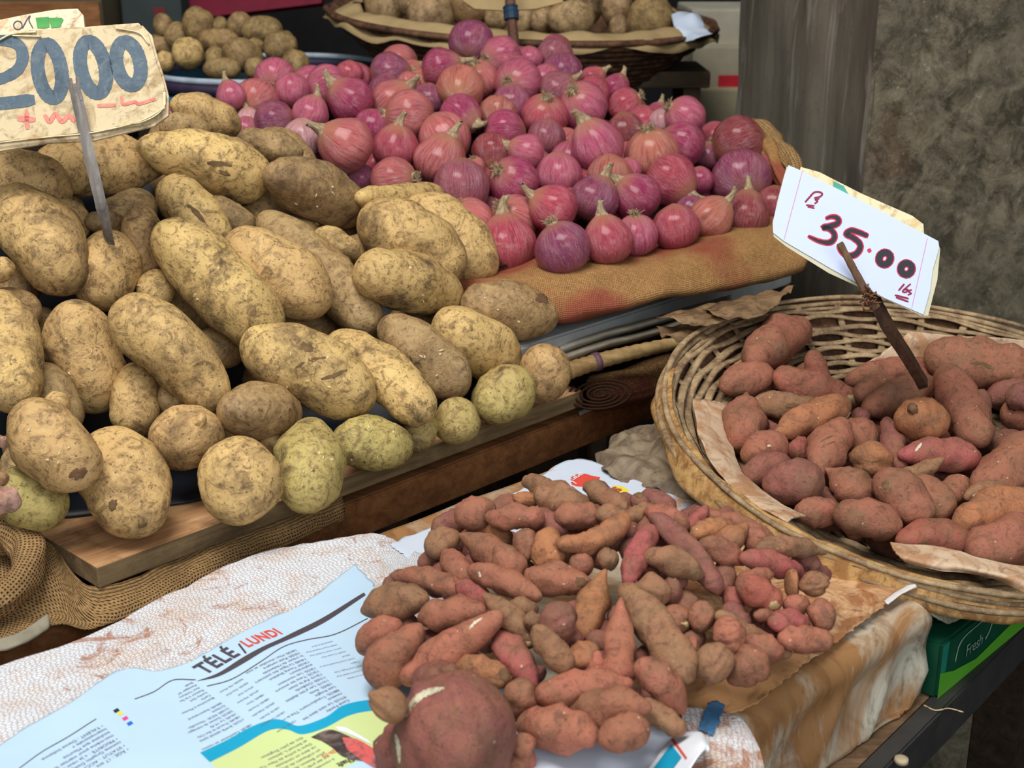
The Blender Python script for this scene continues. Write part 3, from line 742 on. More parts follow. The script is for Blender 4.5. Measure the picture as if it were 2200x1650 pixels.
def tuber_mesh(it, seed, rings=26, seg=20, lump=.10, kind='potato'):
    ts = [.5-.5*math.cos(math.pi*(i+.0)/rings) for i in range(rings+1)]
    P = []; R = []
    for t in ts:
        q = it.sp(t); d = it.d(t); P.append(at_d(q[0], q[1], d)); R.append(it.rp(t)*d/FPX)
    # the spine also bows a little out of the picture plane
    vs = []; fs = []; Rm = max(R); s0 = seed*7.31
    c0 = sum(P)/len(P)
    for i in range(1, rings):
        t = P[min(rings, i+1)]-P[max(0, i-1)]; t /= np.linalg.norm(t)+1e-12
        a = FW; s = np.cross(t, a); s /= np.linalg.norm(s)+1e-9; q = np.cross(s, t)
        for k in range(seg):
            an = 2*math.pi*k/seg; dr = s*math.cos(an)+q*math.sin(an)
            p = P[i]+dr*R[i]; v = Vector((p-c0)/Rm)
            f = 1+lump*mn.noise(v*1.05+Vector((s0, 0, 0)))*1.5+lump*.35*mn.noise(v*2.6+Vector((0, s0, 0)))
            if kind == 'sweet':
                f += .05*math.sin(ts[i]*30+s0)*mn.noise(v*1.4+Vector((s0, s0, 0)))*2+.05*mn.noise(v*4.5+Vector((s0, 0, s0)))
                f += -.10*max(0, 1-abs(ts[i]-(.25+.5*((seed*.618) % 1)))*9)*(seed % 3 == 0)
            else: f += .035*mn.noise(v*4.+Vector((0, s0, s0)))
            vs.append(P[i]+dr*R[i]*f)
    for i in range(rings-2):
        for k in range(seg):
            a = i*seg+k; b = i*seg+(k+1) % seg; fs.append((a, b, b+seg, a+seg))
    n = len(vs); vs.append(P[0]); vs.append(P[-1])
    for k in range(seg):
        fs.append((n, (k+1) % seg, k)); b = (rings-2)*seg; fs.append((n+1, b+k, b+(k+1) % seg))
    return vs, fs
REG = {}
def build_tuber(it, name, mat, seed, cat, group, kind='potato', lump=.1, rings=26, seg=20):
    vs, fs = tuber_mesh(it, seed, rings, seg, lump, kind)
    o = mesh(name, vs, fs, mat, None, True, None, 'c')
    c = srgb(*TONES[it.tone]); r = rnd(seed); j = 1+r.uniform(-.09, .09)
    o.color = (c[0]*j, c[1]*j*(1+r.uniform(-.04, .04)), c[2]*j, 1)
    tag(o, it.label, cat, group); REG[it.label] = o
    return o
def fillers(items, surf, n, wr, make, back, seed, floor=None, tries=9000, elong=1.8):
    """vegetables of the layer below, kept only where they show through gaps"""
    r = rnd(seed); S = []
    for it in items:
        for c, rad, t in it.pts(): S.append((at_d(c[0], c[1], it.d(t)), rad*it.d(t)/FPX, c, rad))
    CX = np.array([s[2] for s in S]); CR = np.array([s[3] for s in S]); WX = [s[0] for s in S]; WR = [s[1] for s in S]
    out = []
    for _ in range(tries):
        if len(out) >= n: break
        i = r.randrange(len(S)); w = r.uniform(*wr); a = r.uniform(0, 6.28); rr = S[i][3]*r.uniform(.9, 1.3)
        cx, cy = S[i][2][0]+rr*math.cos(a), S[i][2][1]+rr*math.sin(a)
        inside = lambda x, y, pad: bool((((CX-np.array([x, y]))**2).sum(1) < (CR*1.0+pad)**2).any())
        ang = r.uniform(0, 3.14); L = w*elong; hx, hy = math.cos(ang)*L/2, math.sin(ang)*L/2
        out_n = un = 0
        for q in (-1, -.5, 0, .5, 1):
            for s in (-.5, 0, .5):
                x = cx+hx*q-hy/(L/2)*s*w*.9*.5; y = cy+hy*q+hx/(L/2)*s*w*.9*.5
                if not inside(x, y, 13): out_n += 1
                elif not inside(x, y, 0): un += 1
        if out_n or not un: continue
        it = make(cx, cy, hx, hy, w)
        ok = False
        for b in back:
            it.init(lambda x, y: surf(x, y)+b)
            good = True
            for c, rad, t in it.pts():
                if floor and floor(c[0], c[1], it.d(t), rad) < it.d(t)-.004: good = False; break
                p = at_d(c[0], c[1], it.d(t)); R = rad*it.d(t)/FPX
                d2 = np.sqrt(((np.array(WX)-p)**2).sum(1))-np.array(WR)-R
                if d2.min() < -.009: good = False; break
            if good: ok = True; break
        if ok:
            for c, rad, t in it.pts(): WX.append(at_d(c[0], c[1], it.d(t))); WR.append(rad*it.d(t)/FPX)
            out.append(it)
    return out

# potatoes on the plank
SP = lambda x, y: 1.56+.00028*(x-600)-.0004*(y-700)
def plank_floor(px, py, d, r):
    z = at_d(px, py, d)[2]; lo = .872+r*d/FPX*.93
    if z >= lo or py < 760: return d
    rz = ray(px, py)[2]; return (lo-CZ)/rz
pot = [Tuber(a, l) for a, l in rows(POTATOES)]
solve(pot, SP, plank_floor)
for i, it in enumerate(pot): build_tuber(it, 'potato', POT, i+1, 'potato', 'long potatoes heaped on the plank', lump=.12)
mkp = lambda cx, cy, hx, hy, w: Tuber([cx-hx, cy-hy, cx+hx, cy+hy, w, 0, 0, 0, 0, 'd'], 'dim potato buried under the plank heap, only a patch showing in a gap')
fp = fillers(pot, SP, 26, (90, 125), mkp, (.06, .09, .12), 5, plank_floor, elong=1.4)
for i, it in enumerate(fp): build_tuber(it, 'potato', POT, 200+i, 'potato', 'potatoes buried inside the plank heap')
gin = [Tuber(a, l) for a, l in rows(GINGER)]
solve(gin, lambda x, y: SP(x, y)-.06)
for i, it in enumerate(gin): build_tuber(it, 'ginger_root', SWT, 50+i, 'ginger', 'ginger pieces beside the potatoes', lump=.3)

# onions
ONS = lambda x, y: 1.72+.0002*(x-1100)-.00118*(y-540)
def onion_mesh(name, seed, neck, root_):
    r = rnd(seed); vs = []; fs = []; N = 22; S = 32; ph = r.uniform(0, 9)
    for i in range(1, N):
        th = math.pi*i/N; z = math.cos(th)*.88; q = math.sin(th)
        q = q**.92
        if z > .55 and neck: z += (z-.55)*.9*neck; q = q*(1-.0*neck)+.0
        if neck and th < .75: q = q*(.62+.38*th/.75)
        if z < -.6 and root_: z -= (-.6-z)*.12
        for k in range(S):
            a = 2*math.pi*k/S
            f = 1+.018*math.sin(a*9+ph)*q+.05*mn.noise(Vector((math.cos(a)*1.2, math.sin(a)*1.2, z*1.2+ph)))+.02*mn.noise(Vector((math.cos(a)*4, math.sin(a)*4, ph)))
            vs.append((math.cos(a)*q*f, math.sin(a)*q*f, z+.03*mn.noise(Vector((math.cos(a), math.sin(a), ph)))))
    for i in range(N-2):
        for k in range(S):
            a = i*S+k; b = i*S+(k+1) % S; fs.append((a, a+S, b+S, b))
    n = len(vs); zt = vs[0][2]+.01; zb = vs[-1][2]-.01; vs += [(0, 0, zt), (0, 0, zb)]
    for k in range(S):
        fs.append((n, k, (k+1) % S)); b = (N-2)*S; fs.append((n+1, b+(k+1) % S, b+k))
    me = bpy.data.meshes.new(name); me.from_pydata([tuple(v) for v in vs], [], fs)
    me.polygons.foreach_set('use_smooth', [True]*len(me.polygons)); me.materials.append(ONI); me['zt'] = zt
    return me
def neck_mesh(seed, z0):
    r = rnd(seed); vs = []; fs = []; n = 8; S = 12; bx, by = r.uniform(-.25, .25), r.uniform(-.25, .25)
    for i in range(n+1):
        t = i/n; rad = (.26*(1-t)**1.5+.085+.10*max(0, t-.55)); z = z0-.16+t*.68
        for k in range(S):
            a = 2*math.pi*k/S; f = 1+.35*mn.noise(Vector((math.cos(a)*2, math.sin(a)*2, seed+t)))+(.5*mn.noise(Vector((k*1.7, seed, 0))) if t > .7 else 0)
            vs.append((math.cos(a)*rad*f+bx*t*t, math.sin(a)*rad*f*.8+by*t*t, z+(.1*mn.noise(Vector((k*.9, seed, 3))) if i == n else 0)))
    for i in range(n):
        for k in range(S):
            a = i*S+k; b = i*S+(k+1) % S; fs.append((a, b, b+S, a+S))
    fs.append(tuple(n*S+k for k in range(S)))
    me = bpy.data.meshes.new('neck'); me.from_pydata(vs, [], fs); me.polygons.foreach_set('use_smooth', [True]*len(me.polygons)); me.materials.append(HUSK); return me
def root_mesh(seed):
    r = rnd(seed); vs = []; fs = []
    tube(vs, fs, [(0, 0, -.8), (0, 0, -.93), (0, 0, -.98)], [.27, .22, .10], 12)
    for k in range(60):
        a = r.uniform(0, 6.28); q = r.uniform(.02, .21); L = r.uniform(.12, .34); sp_ = r.uniform(.2, 1.3)
        p = np.array([math.cos(a)*q, math.sin(a)*q, -.93]); dv = np.array([math.cos(a+r.uniform(-.6, .6))*sp_, math.sin(a+r.uniform(-.6, .6))*sp_, -1.]); dv /= np.linalg.norm(dv)
        p2 = p+dv*L*.6; p3 = p2+(dv+np.array([r.uniform(-.7, .7), r.uniform(-.7, .7), .5]))*L*.4
        tube(vs, fs, [p, p2, p3], [.02, .016, .007], 4)
    me = bpy.data.meshes.new('root_tuft'); me.from_pydata([tuple(v) for v in vs], [], fs); me.materials.append(HUSK); return me
OM = {k: [onion_mesh('onion', 10*j+i, n_, r_) for i in range(3)] for j, (k, n_, r_) in enumerate((('n', .9, 0), ('r', .0, 1), ('-', .25, 0)))}
NM = [neck_mesh(i, 1.12) for i in range(5)]; RM = [root_mesh(i) for i in range(4)]
ons = []
for a, l in rows(ONIONS):
    b = Bulb(float(a[0]), float(a[1]), float(a[2])); b.kind, b.ang, b.tw, b.tone, b.label = a[3], float(a[4]), float(a[5]), a[6], l; ons.append(b)
def onion_floor(px, py, d, r):
    p = at_d(px, py, d); lo = .975+r*d/FPX*.9
    if p[2] >= lo or py < 380: return d
    return (lo-CZ)/ray(px, py)[2]
for it in pot: it.fixed = True
solve(ons+[p for p in pot if p.sp(.5)[1] < 720], ONS, onion_floor, lim=.3)
def place_onion(b, i, group):
    r = rnd(i*3+1); R = b.w/2*b.dA/FPX*1.045
    me = OM[b.kind][i % 3]
    o = bpy.data.objects.new('onion', me); C.objects.link(o); o.location = at_d(b.c[0], b.c[1], b.dA)
    a = math.radians(b.ang); t = math.radians(b.tw)
    ax = RT*math.cos(a)*math.cos(t)+UP*math.sin(a)*math.cos(t)-FW*math.sin(t)
    if b.kind == 'r': ax = -ax
    q = Vector(ax).to_track_quat('Z', 'Y'); o.rotation_mode = 'QUATERNION'
    o.rotation_quaternion = q @ Matrix.Rotation(r.uniform(0, 6.28), 3, 'Z').to_quaternion()
    asp = {'n': 1.0, 'r': 1.04, '-': 1.06}[b.kind]+r.uniform(-.05, .05)
    o.scale = (R, R, R*asp)
    c = srgb(*TONES[b.tone]); j = 1+r.uniform(-.1, .1); o.color = (c[0]*j, c[1]*j, c[2]*j, 1)
    tag(o, b.label, 'onion', group)
    if b.kind == 'n':
        k = bpy.data.objects.new('neck', NM[i % 5]); C.objects.link(k); k.parent = o
    if b.kind == 'r':
        k = bpy.data.objects.new('root_tuft', RM[i % 4]); C.objects.link(k); k.parent = o
    return o
for i, b in enumerate(ons): place_onion(b, i, 'red onions heaped on the burlap')
mko = lambda cx, cy, hx, hy, w: Bulb(cx, cy, w)
fo = fillers(ons, ONS, 46, (66, 88), mko, (.03, .05, .075, .10), 9, onion_floor, elong=1.0)
for i, b in enumerate(fo):
    b.kind = '-'; b.ang = i*47 % 360; b.tw = 0; b.tone = 'RPVMUS'[i % 6]; b.label = 'shaded onion inside the heap, glimpsed between those on top'
    place_onion(b, 300+i, 'onions buried inside the heap')

# sweet potatoes heaped on the covered box
ZB = .855
HC = at_z(1330, 1300, ZB)
def hm(x, y):
    dx, dy = x-HC[0], y-HC[1]; q = (dx*dx+dy*dy)/.25**2
    return ZB+.020+.092*max(0, 1-q)**.8
def HS(px, py):
    r = ray(px, py); d = .7
    while d < 2.2:
        p = ORG+r*d
        if p[2] < hm(p[0], p[1]): return d
        d += .004
    return d
def box_floor(px, py, d, r):
    z = at_d(px, py, d)[2]; lo = ZB+r*d/FPX*.92
    return d if z >= lo else (lo-CZ)/ray(px, py)[2]
GROW[0] = 1.07
hp = [Tuber(a, l) for a, l in rows(HEAP)]
solve(hp, HS, box_floor, iters=90, spring=.03, lim=.13)
for i, it in enumerate(hp): build_tuber(it, 'sweet_potato', SWT, i+400, 'sweet potato', 'sweet potatoes heaped on the paper-covered box', 'sweet', .2 if it.w < 200 else .16, rings=40 if it.w > 200 else 26, seg=32 if it.w > 200 else 20)
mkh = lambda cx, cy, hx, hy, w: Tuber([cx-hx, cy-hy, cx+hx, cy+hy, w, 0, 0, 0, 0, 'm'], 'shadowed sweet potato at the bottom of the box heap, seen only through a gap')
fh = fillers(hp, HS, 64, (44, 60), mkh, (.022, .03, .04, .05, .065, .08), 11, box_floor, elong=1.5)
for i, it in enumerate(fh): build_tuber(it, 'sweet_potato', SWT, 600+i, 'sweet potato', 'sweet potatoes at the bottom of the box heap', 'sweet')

# sweet potatoes in the wicker basket; the basket's rim plane was fitted to the photo
BC = ORG+(np.array([.46606, 1.37634, .92621])-ORG)*(.31/.3); BN = np.array([.0763, -.1927, 1.]); BN /= np.linalg.norm(BN); BR = .31; BDEP = .082
BA = np.cross(BN, [0, 1, 0]); BA /= np.linalg.norm(BA); BB = np.cross(BN, BA)
def bowl_h(rho): return -BDEP*(1-min(1.1, rho/BR)**3.4)
def basket_pt(rho, an, h): return BC+BA*(rho*math.cos(an))+BB*(rho*math.sin(an))+BN*h
def basket_floor(px, py, d, r):
    R = r*d/FPX
    for _ in range(12):
        p = at_d(px, py, d)-BC; h = p@BN; rho = math.hypot(p@BA, p@BB)
        e = bowl_h(rho)+R*.95-h
        if e < .001: break
        d -= e*.6/max(.3, -(ray(px, py)@BN))*1.0
    return d
def BS(px, py):
    r = ray(px, py); n0 = BC+BN*-.03
    d = ((n0-ORG)@BN)/(r@BN); p = at_d(px, py, d)-BC; q = ((p@BA-.0)**2+(p@BB)**2)/.27**2
    return d-.10*max(0, 1-q)*.45
GROW[0] = 1.05
bp = [Tuber(a, l) for a, l in rows(BASKETS)]
solve(bp, BS, basket_floor, iters=90, lim=.16)
for i, it in enumerate(bp): build_tuber(it, 'sweet_potato', SWT, i+700, 'sweet potato', 'sweet potatoes piled in the wicker basket', 'sweet', .17)
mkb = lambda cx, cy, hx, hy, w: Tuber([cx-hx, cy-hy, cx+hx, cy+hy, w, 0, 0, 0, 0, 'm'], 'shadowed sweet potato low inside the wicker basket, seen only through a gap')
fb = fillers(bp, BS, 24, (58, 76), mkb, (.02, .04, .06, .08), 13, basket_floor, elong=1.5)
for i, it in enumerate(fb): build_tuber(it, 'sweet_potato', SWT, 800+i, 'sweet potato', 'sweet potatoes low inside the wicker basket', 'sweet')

# potatoes far behind: blue basket and round woven tray
q = [Tuber(a, 'potato in the blue basket, '+p) for (a, l), p in zip(rows(BASKETP), BPLACE)]
solve(q, lambda x, y: 2.72-.0009*(y-100))
for i, it in enumerate(q): build_tuber(it, 'potato', POT, 900+i, 'potato', 'round potatoes in the blue mesh basket', lump=.14, rings=18, seg=14)
GROW[0] = 1.14
q = [Tuber(a, 'tan tuber in the high tray, '+p) for (a, l), p in zip(rows(TRAYP), TPLACE)]
solve(q, lambda x, y: 2.78-.0018*(y-50))
for i, it in enumerate(q): build_tuber(it, 'tan_tuber', POT, 950+i, 'tuber', 'large tan tubers in the high woven tray', lump=.12, rings=18, seg=14)
# ------------------------------------------------------------------ helpers for cloth, boards, print
E1 = np.array([.690, .724, 0]); PB = np.array([-.724, .690, 0]); ZU = np.array([0, 0, 1.])
def net(spec): return [[at_d(*c) for c in r] for r in spec]
def netz(spec): return [[at_z(*c) for c in r] for r in spec]
def sheet(name, N, mat, parent=None, thick=.0015, res=(48, 32), amp=0., fr=20., seed=0, edge=0., uvs=None):
    f = patch(N); pts = [f(u, 0) for u in (0, .5, 1)]
    L = sum(np.linalg.norm(f((i+1)/8, .5)-f(i/8, .5)) for i in range(8)); W = sum(np.linalg.norm(f(.5, (i+1)/8)-f(.5, i/8)) for i in range(8))
    nrm = np.cross(f(.55, .5)-f(.45, .5), f(.5, .55)-f(.5, .45)); nrm /= np.linalg.norm(nrm)+1e-12
    def g(u, v):
        if edge:
            u = min(1, max(0, u+(edge*mn.noise(Vector((v*9, seed, 0))) if u < .02 or u > .98 else 0)))
            v = min(1, max(0, v+(edge*mn.noise(Vector((u*11, seed, 5))) if v < .02 or v > .98 else 0)))
        p = f(u, v)
        if amp: p = p+nrm*(amp*(mn.noise(Vector(p)*fr+Vector((seed, 0, 0)))+.4*mn.noise(Vector(p)*fr*2.7+Vector((0, seed, 0)))))
        return p
    return true_uv(grid(name, res[0], res[1], g, mat, parent, thick, lambda u, v: (u*L, v*W), origin=f(.5, .5)), *res)
def roll(name, path, rads, mat, parent=None, seg=20, amp=.15, seed=0, res=8, ridge=0):
    P = spline(path, res); n = len(P); R = np.interp(np.linspace(0, 1, n), np.linspace(0, 1, len(rads)), rads)
    L = np.cumsum([0]+[np.linalg.norm(P[i+1]-P[i]) for i in range(n-1)])
    def g(u, v):
        i = min(n-1, int(round(v*(n-1)))); t = P[min(n-1, i+1)]-P[max(0, i-1)]; t /= np.linalg.norm(t)
        s = np.cross(t, ZU); s /= np.linalg.norm(s)+1e-9; q = np.cross(s, t); an = 2*math.pi*u
        f = 1+amp*mn.noise(Vector((math.cos(an)*1.5, math.sin(an)*1.5, L[i]*30+seed)))+ridge*math.sin(an*5+L[i]*40)
        end = min(1, .25+min(i, n-1-i)*.6)
        return P[i]+(s*math.cos(an)+q*math.sin(an))*R[i]*f*end
    return grid(name, seg, n-1, g, mat, parent, 0, lambda u, v: (u*2*math.pi*R[int(v*(n-1))], v*L[-1]), closed=True, origin='c')
def plate(name, poly, plane, thick, mat, parent=None, off=0., bend=0.):
    p0, n = plane; n = n/np.linalg.norm(n)
    P = [on_plane(x, y, p0, n)+n*off for x, y in poly]; k = len(P)
    vs = [p+n*thick/2 for p in P]+[p-n*thick/2 for p in P]
    fs = [tuple(range(k)), tuple(range(k, 2*k))[::-1]]+[(i, i+k, (i+1) % k+k, (i+1) % k) for i in range(k)]
    o = mesh(name, vs, fs, mat, parent, False, None, 'c')
    if parent is not None: o.location = Vector(o.location)-Vector(parent.location)
    return o
def stroke(name, pts, w, plane, off, mat, parent=None, m=6, closed=False):
    """a marker stroke lying on a card"""
    p0, n = plane; n = n/np.linalg.norm(n); Q = [np.array([x, y, 0.]) for x, y in pts]
    if closed: Q = Q+[Q[0]]
    Q = spline(Q, m) if len(Q) > 2 or m > 1 else Q; k = len(Q); W = np.interp(np.linspace(0, 1, k), np.linspace(0, 1, len(w)), w) if hasattr(w, '__len__') else [w]*k
    vs = []; fs = []
    for i in range(k):
        t = Q[min(k-1, i+1)]-Q[max(0, i-1)]; 
        if closed and i in (0, k-1): t = Q[1]-Q[-2]
        t /= np.linalg.norm(t)+1e-9; s = np.array([-t[1], t[0], 0])*W[i]/2*(1+.12*mn.noise(Vector((i*.7, w if not hasattr(w, '__len__') else 1, 0))))
        if i == 0 and not closed: Q[i] = Q[i]-t*W[i]*.3; s = s*.7
        if i == k-1 and not closed: Q[i] = Q[i]+t*W[i]*.3; s = s*.7
        for a in (Q[i]+s, Q[i]-s): vs.append(on_plane(a[0], a[1], p0, n)+n*off)
    for i in range(k-1): fs.append((2*i, 2*i+1, 2*i+3, 2*i+2))
    o = mesh(name, vs, fs, mat, None, False, None, None)
    if parent is not None: o.parent = parent; o.location = -Vector(parent.location)
    s_ = o.modifiers.new('s', 'SOLIDIFY'); s_.thickness = .0002; s_.offset = 0
    return o
def join_mesh(name, parts, mat, parent):
    """strokes of one inscription become one mesh"""
    bm = bmesh.new()
    for o in parts:
        b0 = len(bm.verts); bm.from_mesh(o.data); bm.verts.ensure_lookup_table()
        for v in bm.verts[b0:]: v.co += o.location
        bpy.data.objects.remove(o)
    me = bpy.data.meshes.new(name); bm.to_mesh(me); bm.free()
    o = link(name, me, mat, None)
    if parent is not None: o.parent = parent; o.location = -Vector(parent.location)
    return o
def text_mesh(body, bold=0., spacing=1., line=1.):
    cu = bpy.data.curves.new('t', 'FONT'); cu.body = body; cu.offset = bold; cu.space_character = spacing; cu.space_line = line; cu.resolution_u = 3
    o = bpy.data.objects.new('t', cu); C.objects.link(o); dg = bpy.context.evaluated_depsgraph_get()
    me = bpy.data.meshes.new_from_object(o.evaluated_get(dg)); bpy.data.objects.remove(o); return me
def lay_text(name, body, A, B, z, hfun, mat, parent, ys=1., bold=0., width=None, size=None, spacing=1., line=1., off=.0006):
    """printed words following the paper: baseline runs from pixel A to pixel B on the level z"""
    me = text_mesh(body, bold, spacing, line); a = at_z(A[0], A[1], z); b = at_z(B[0], B[1], z); L = np.linalg.norm(b-a)
    e1 = (b-a)/L; e2 = np.cross(ZU, e1); w = max(v.co.x for v in me.vertices)
    s = size if size else L/w
    for v in me.vertices:
        p = a+e1*(v.co.x*s)+e2*(v.co.y*s*ys); p[2] = hfun(p[0], p[1])+off; v.co = Vector(p)-(Vector(parent.location) if parent is not None else Vector())
    me.materials.clear(); o = link(name, me, mat, None); o.parent = parent
    return o
def band(name, top, bot, z, hfun, mat, parent, off=.0004, n=40, m=6):
    """a printed area between two pixel polylines, following the paper"""
    T = spline([np.array([x, y, 0.]) for x, y in top], 8); B = spline([np.array([x, y, 0.]) for x, y in bot], 8)
    def at(S, u):
        x = u*(len(S)-1); i = min(int(x), len(S)-2); return S[i]*(1-(x-i))+S[i+1]*(x-i)
    def g(u, v):
        q = at(T, u)*(1-v)+at(B, u)*v; p = at_z(q[0], q[1], z); p[2] = hfun(p[0], p[1])+off; return p
    o = grid(name, n, m, g, mat, None, 0); 
    if parent is not None: o.parent = parent; o.location = -Vector(parent.location)
    return o
INK = mat_paper('ink_grey', (78, 70, 78), .05); INKL = mat_paper('ink_light', (104, 106, 122), .05); INKR = mat_paper('ink_red', (222, 78, 62), .05); INKB = mat_paper('ink_black', (52, 48, 54), .2)
CYAN = mat_paper('print_cyan', (22, 158, 196), .05); LIME = mat_paper('print_lime', (204, 218, 150), .03); YEL = mat_paper('print_yellow', (226, 218, 70), .05)
PINK = mat_paper('print_magenta', (228, 70, 142), .05); BLUE = mat_paper('print_blue', (24, 112, 206), .05); WHITE = mat_paper('white_print', (236, 238, 244), .03)
NEWS = mat_paper('newsprint', (188, 214, 234), .05, .5); NEWSS = mat_paper('newsprint_stained', (206, 214, 228), .05, .5, (200, 146, 96), .55)

# ------------------------------------------------------------------ the place: floor and walls
o = box('floor', (9, 9, .1), mat_plain('floor_concrete', srgb(30, 25, 21), .9, .2, .4, 8.), loc=(.3, 2.2, -.05), bev=0); tag(o, kind='structure')
WALL = mat_plain('wall_paint', srgb(40, 38, 38), .9, .1, .3, 4.)
for nm, s_, l_ in (('wall_back', (7.4, .12, 3.6), (.3, 5.2, 1.8)), ('wall_left', (.12, 6.4, 3.6), (-3.4, 2.1, 1.8)), ('wall_right', (.12, 6.4, 3.6), (4.0, 2.1, 1.8))):
    tag(box(nm, s_, WALL, loc=l_, bev=0), kind='structure')
# concrete pillar: two faces meet at the vertical edge seen at x=1860
pc = at_d(1858, 400, 1.98); PR = np.array([math.sin(math.radians(76)), math.cos(math.radians(76)), 0]); PLF = np.array([-PR[1], PR[0], 0])
for k in range(400):
    if proj(pc+PLF*(k*.002))[0] < 1578: break
LW = k*.002
def face(nm, a, b, mat, back):
    n = 60; mm = 90; nrm = np.cross(b-a, ZU); nrm /= np.linalg.norm(nrm); nrm *= np.sign(nrm@np.array(back))*-1
    def g(u, v):
        p = a+(b-a)*u; p = np.array([p[0], p[1], v*3.2])
        return p+nrm*(.004*mn.noise(Vector(p)*12)+.0015*mn.noise(Vector(p)*60))
    return grid(nm, n, mm, g, mat, None, 0)
pil = root('concrete_pillar', (pc[0], pc[1], 0))
f1 = face('smooth_face', pc, pc+PLF*LW, mat_concrete('concrete_smooth', False), PR)
f2 = face('rough_face', pc-PR*.004, pc+PR*.6, mat_concrete('concrete_rough', True), PLF)
b1 = prism('pillar_core', [pc+PLF*LW*.995+PR*.006, pc+PLF*.006+PR*.006, pc+PR*.6+PLF*.006, pc+PR*.6+PLF*LW], 0, 3.2, mat_concrete('concrete_core', False), None, .001, None)
for f_ in (f1, f2, b1): f_.parent = pil; f_.location = Vector(f_.location)-Vector(pil.location)
tag(pil, 'grey mottled concrete pillar behind the wicker basket and the onions', 'pillar')

# ------------------------------------------------------------------ the potato and onion stall
QO = at_z(1243, 890, .82)
def st(a, b, z): p = QO+E1*a+PB*b; return np.array([p[0], p[1], z])
def sbox(nm, a0, a1, b0, b1, z0, z1, mat, parent=None, bev=.002):
    return prism(nm, [st(a0, b0, 0), st(a1, b0, 0), st(a1, b1, 0), st(a0, b1, 0)], z0, z1, mat, parent, bev)
stall = root('stall_table', tuple(st(0, .3, 0)))
def adopt(o, par):
    o.parent = par; o.location = Vector(o.location)-Vector(par.location); return o
adopt(sbox('table_top', -1.3, .5, .03, .64, .775, .80, DARKW), stall)
adopt(sbox('front_rail', -1.3, .5, -.004, .03, .772, .822, RAIL), stall)
for a_ in (-1.2, .42):
    for b_ in (.06, .54): adopt(sbox('leg', a_, a_+.06, b_, b_+.06, 0, .775, DARKW), stall)
tag(stall, 'long dark wooden stall table with a brown front rail under the potatoes and onions', 'table')
pk = [at_z(208, 1220, .87), at_z(1253, 838, .87)]
pe = (pk[1]-pk[0])/np.linalg.norm(pk[1]-pk[0]); pp = np.array([-pe[1], pe[0], 0]); PLN = np.linalg.norm(pk[1]-pk[0])
o = box('plank', (PLN, .34, .022), PLANK, loc=tuple((pk[0]+pk[1])/2+pp*.17-ZU*.011), rz=math.atan2(pe[1], pe[0]), bev=.0012)
o.data.materials.append(PLANKE)
for p_ in o.data.polygons:
    if p_.normal.z < .5: p_.material_index = 1
tag(o, 'thick light brown plank carrying the front row of potatoes', 'plank')
# what the plank lies on
tag(sbox('folded_sacks', -.62, -.02, .04, .32, .802, .846, BURD, None, .008), 'flat pile of dark sacks packed under the plank', 'sacks')
o = sheet('burlap_sheet', netz([
    [(-90, 1130, .868), (20, 1142, .868), (110, 1168, .864), (212, 1262, .846), (450, 1166, .846), (735, 1056, .846)],
    [(-90, 1230, .850), (20, 1235, .850), (120, 1245, .846), (218, 1290, .836), (452, 1195, .838), (737, 1082, .838)],
    [(-90, 1340, .828), (10, 1330, .828), (120, 1320, .826), (222, 1325, .826), (455, 1222, .829), (739, 1100, .829)],
    [(-90, 1420, .822), (10, 1375, .822), (130, 1345, .820), (225, 1345, .820), (457, 1240, .822), (740, 1112, .822)]]), BUR2, None, .003, (110, 40), .006, 25., 3)
tag(o, 'open-weave brown burlap hanging under the plank corner', 'burlap')
o = roll('burlap_hem', [at_z(-70, 1148, .884), at_z(20, 1150, .885), at_z(62, 1178, .88), at_z(60, 1225, .868), at_z(20, 1275, .856), at_z(-60, 1330, .845)], [.017, .018, .017, .016, .014, .012], BUR2, None, 24, .3, 2)
tag(o, 'thick rolled burlap sack mouth with a frayed hem beside the ginger', 'sack')
o = sheet('dirty_rag', netz([[(-40, 1385, .826), (40, 1360, .83), (102, 1322, .83)], [(-40, 1400, .825), (45, 1380, .826), (105, 1345, .825)], [(-40, 1412, .823), (40, 1385, .823), (100, 1352, .823)]]), mat_plain('grey_rag', srgb(150, 142, 122), .9, .1), None, .003, (24, 12), .004, 60., 4)
tag(o, 'small grey-white rag stuffed on the rail under the burlap', 'rag')
# stack to the side of the plank, below the onions
o = sheet('white_strip', netz([[(1243, 885, .826), (1330, 850, .826), (1440, 812, .826)], [(1246, 892, .8235), (1333, 858, .8235), (1442, 820, .8235)]]), mat_plain('white_plastic', srgb(190, 186, 170), .6, .3), None, .001, (30, 4), .001, 60.)
tag(o, 'thin whitish plastic strip lying on the brown rail', 'strip')
rs = root('rolled_sack', tuple(st(.10, .04, .822)))
def spiral(nm, a0, rr):
    def g(u, v):
        t = u*5.2*2*math.pi; r_ = rr*(.16+.84*u)*(1+.05*math.sin(t*1.3)); p = st(a0+.27*v, .035, .822)
        return p+PB*-.0+E1*(math.cos(t)*r_*1.25*0)+(-PB*math.cos(t)*0)+np.array([0, 0, rr*.86+math.sin(t)*r_*.8])+(-PB)*(math.cos(t)*r_*1.0)
    return grid(nm, 120, 12, g, BURD, None, .0022, lambda u, v: (u*.5, v*.27))
o = roll('sack_body', [at_d(1262, 852, 1.79), at_d(1330, 835, 1.81), at_d(1400, 815, 1.83), at_d(1500, 780, 1.86)], [.023, .026, .026, .022], BURD, None, 30, .2, 5)
adopt(o, rs)
vs = []; fs = []; P = []
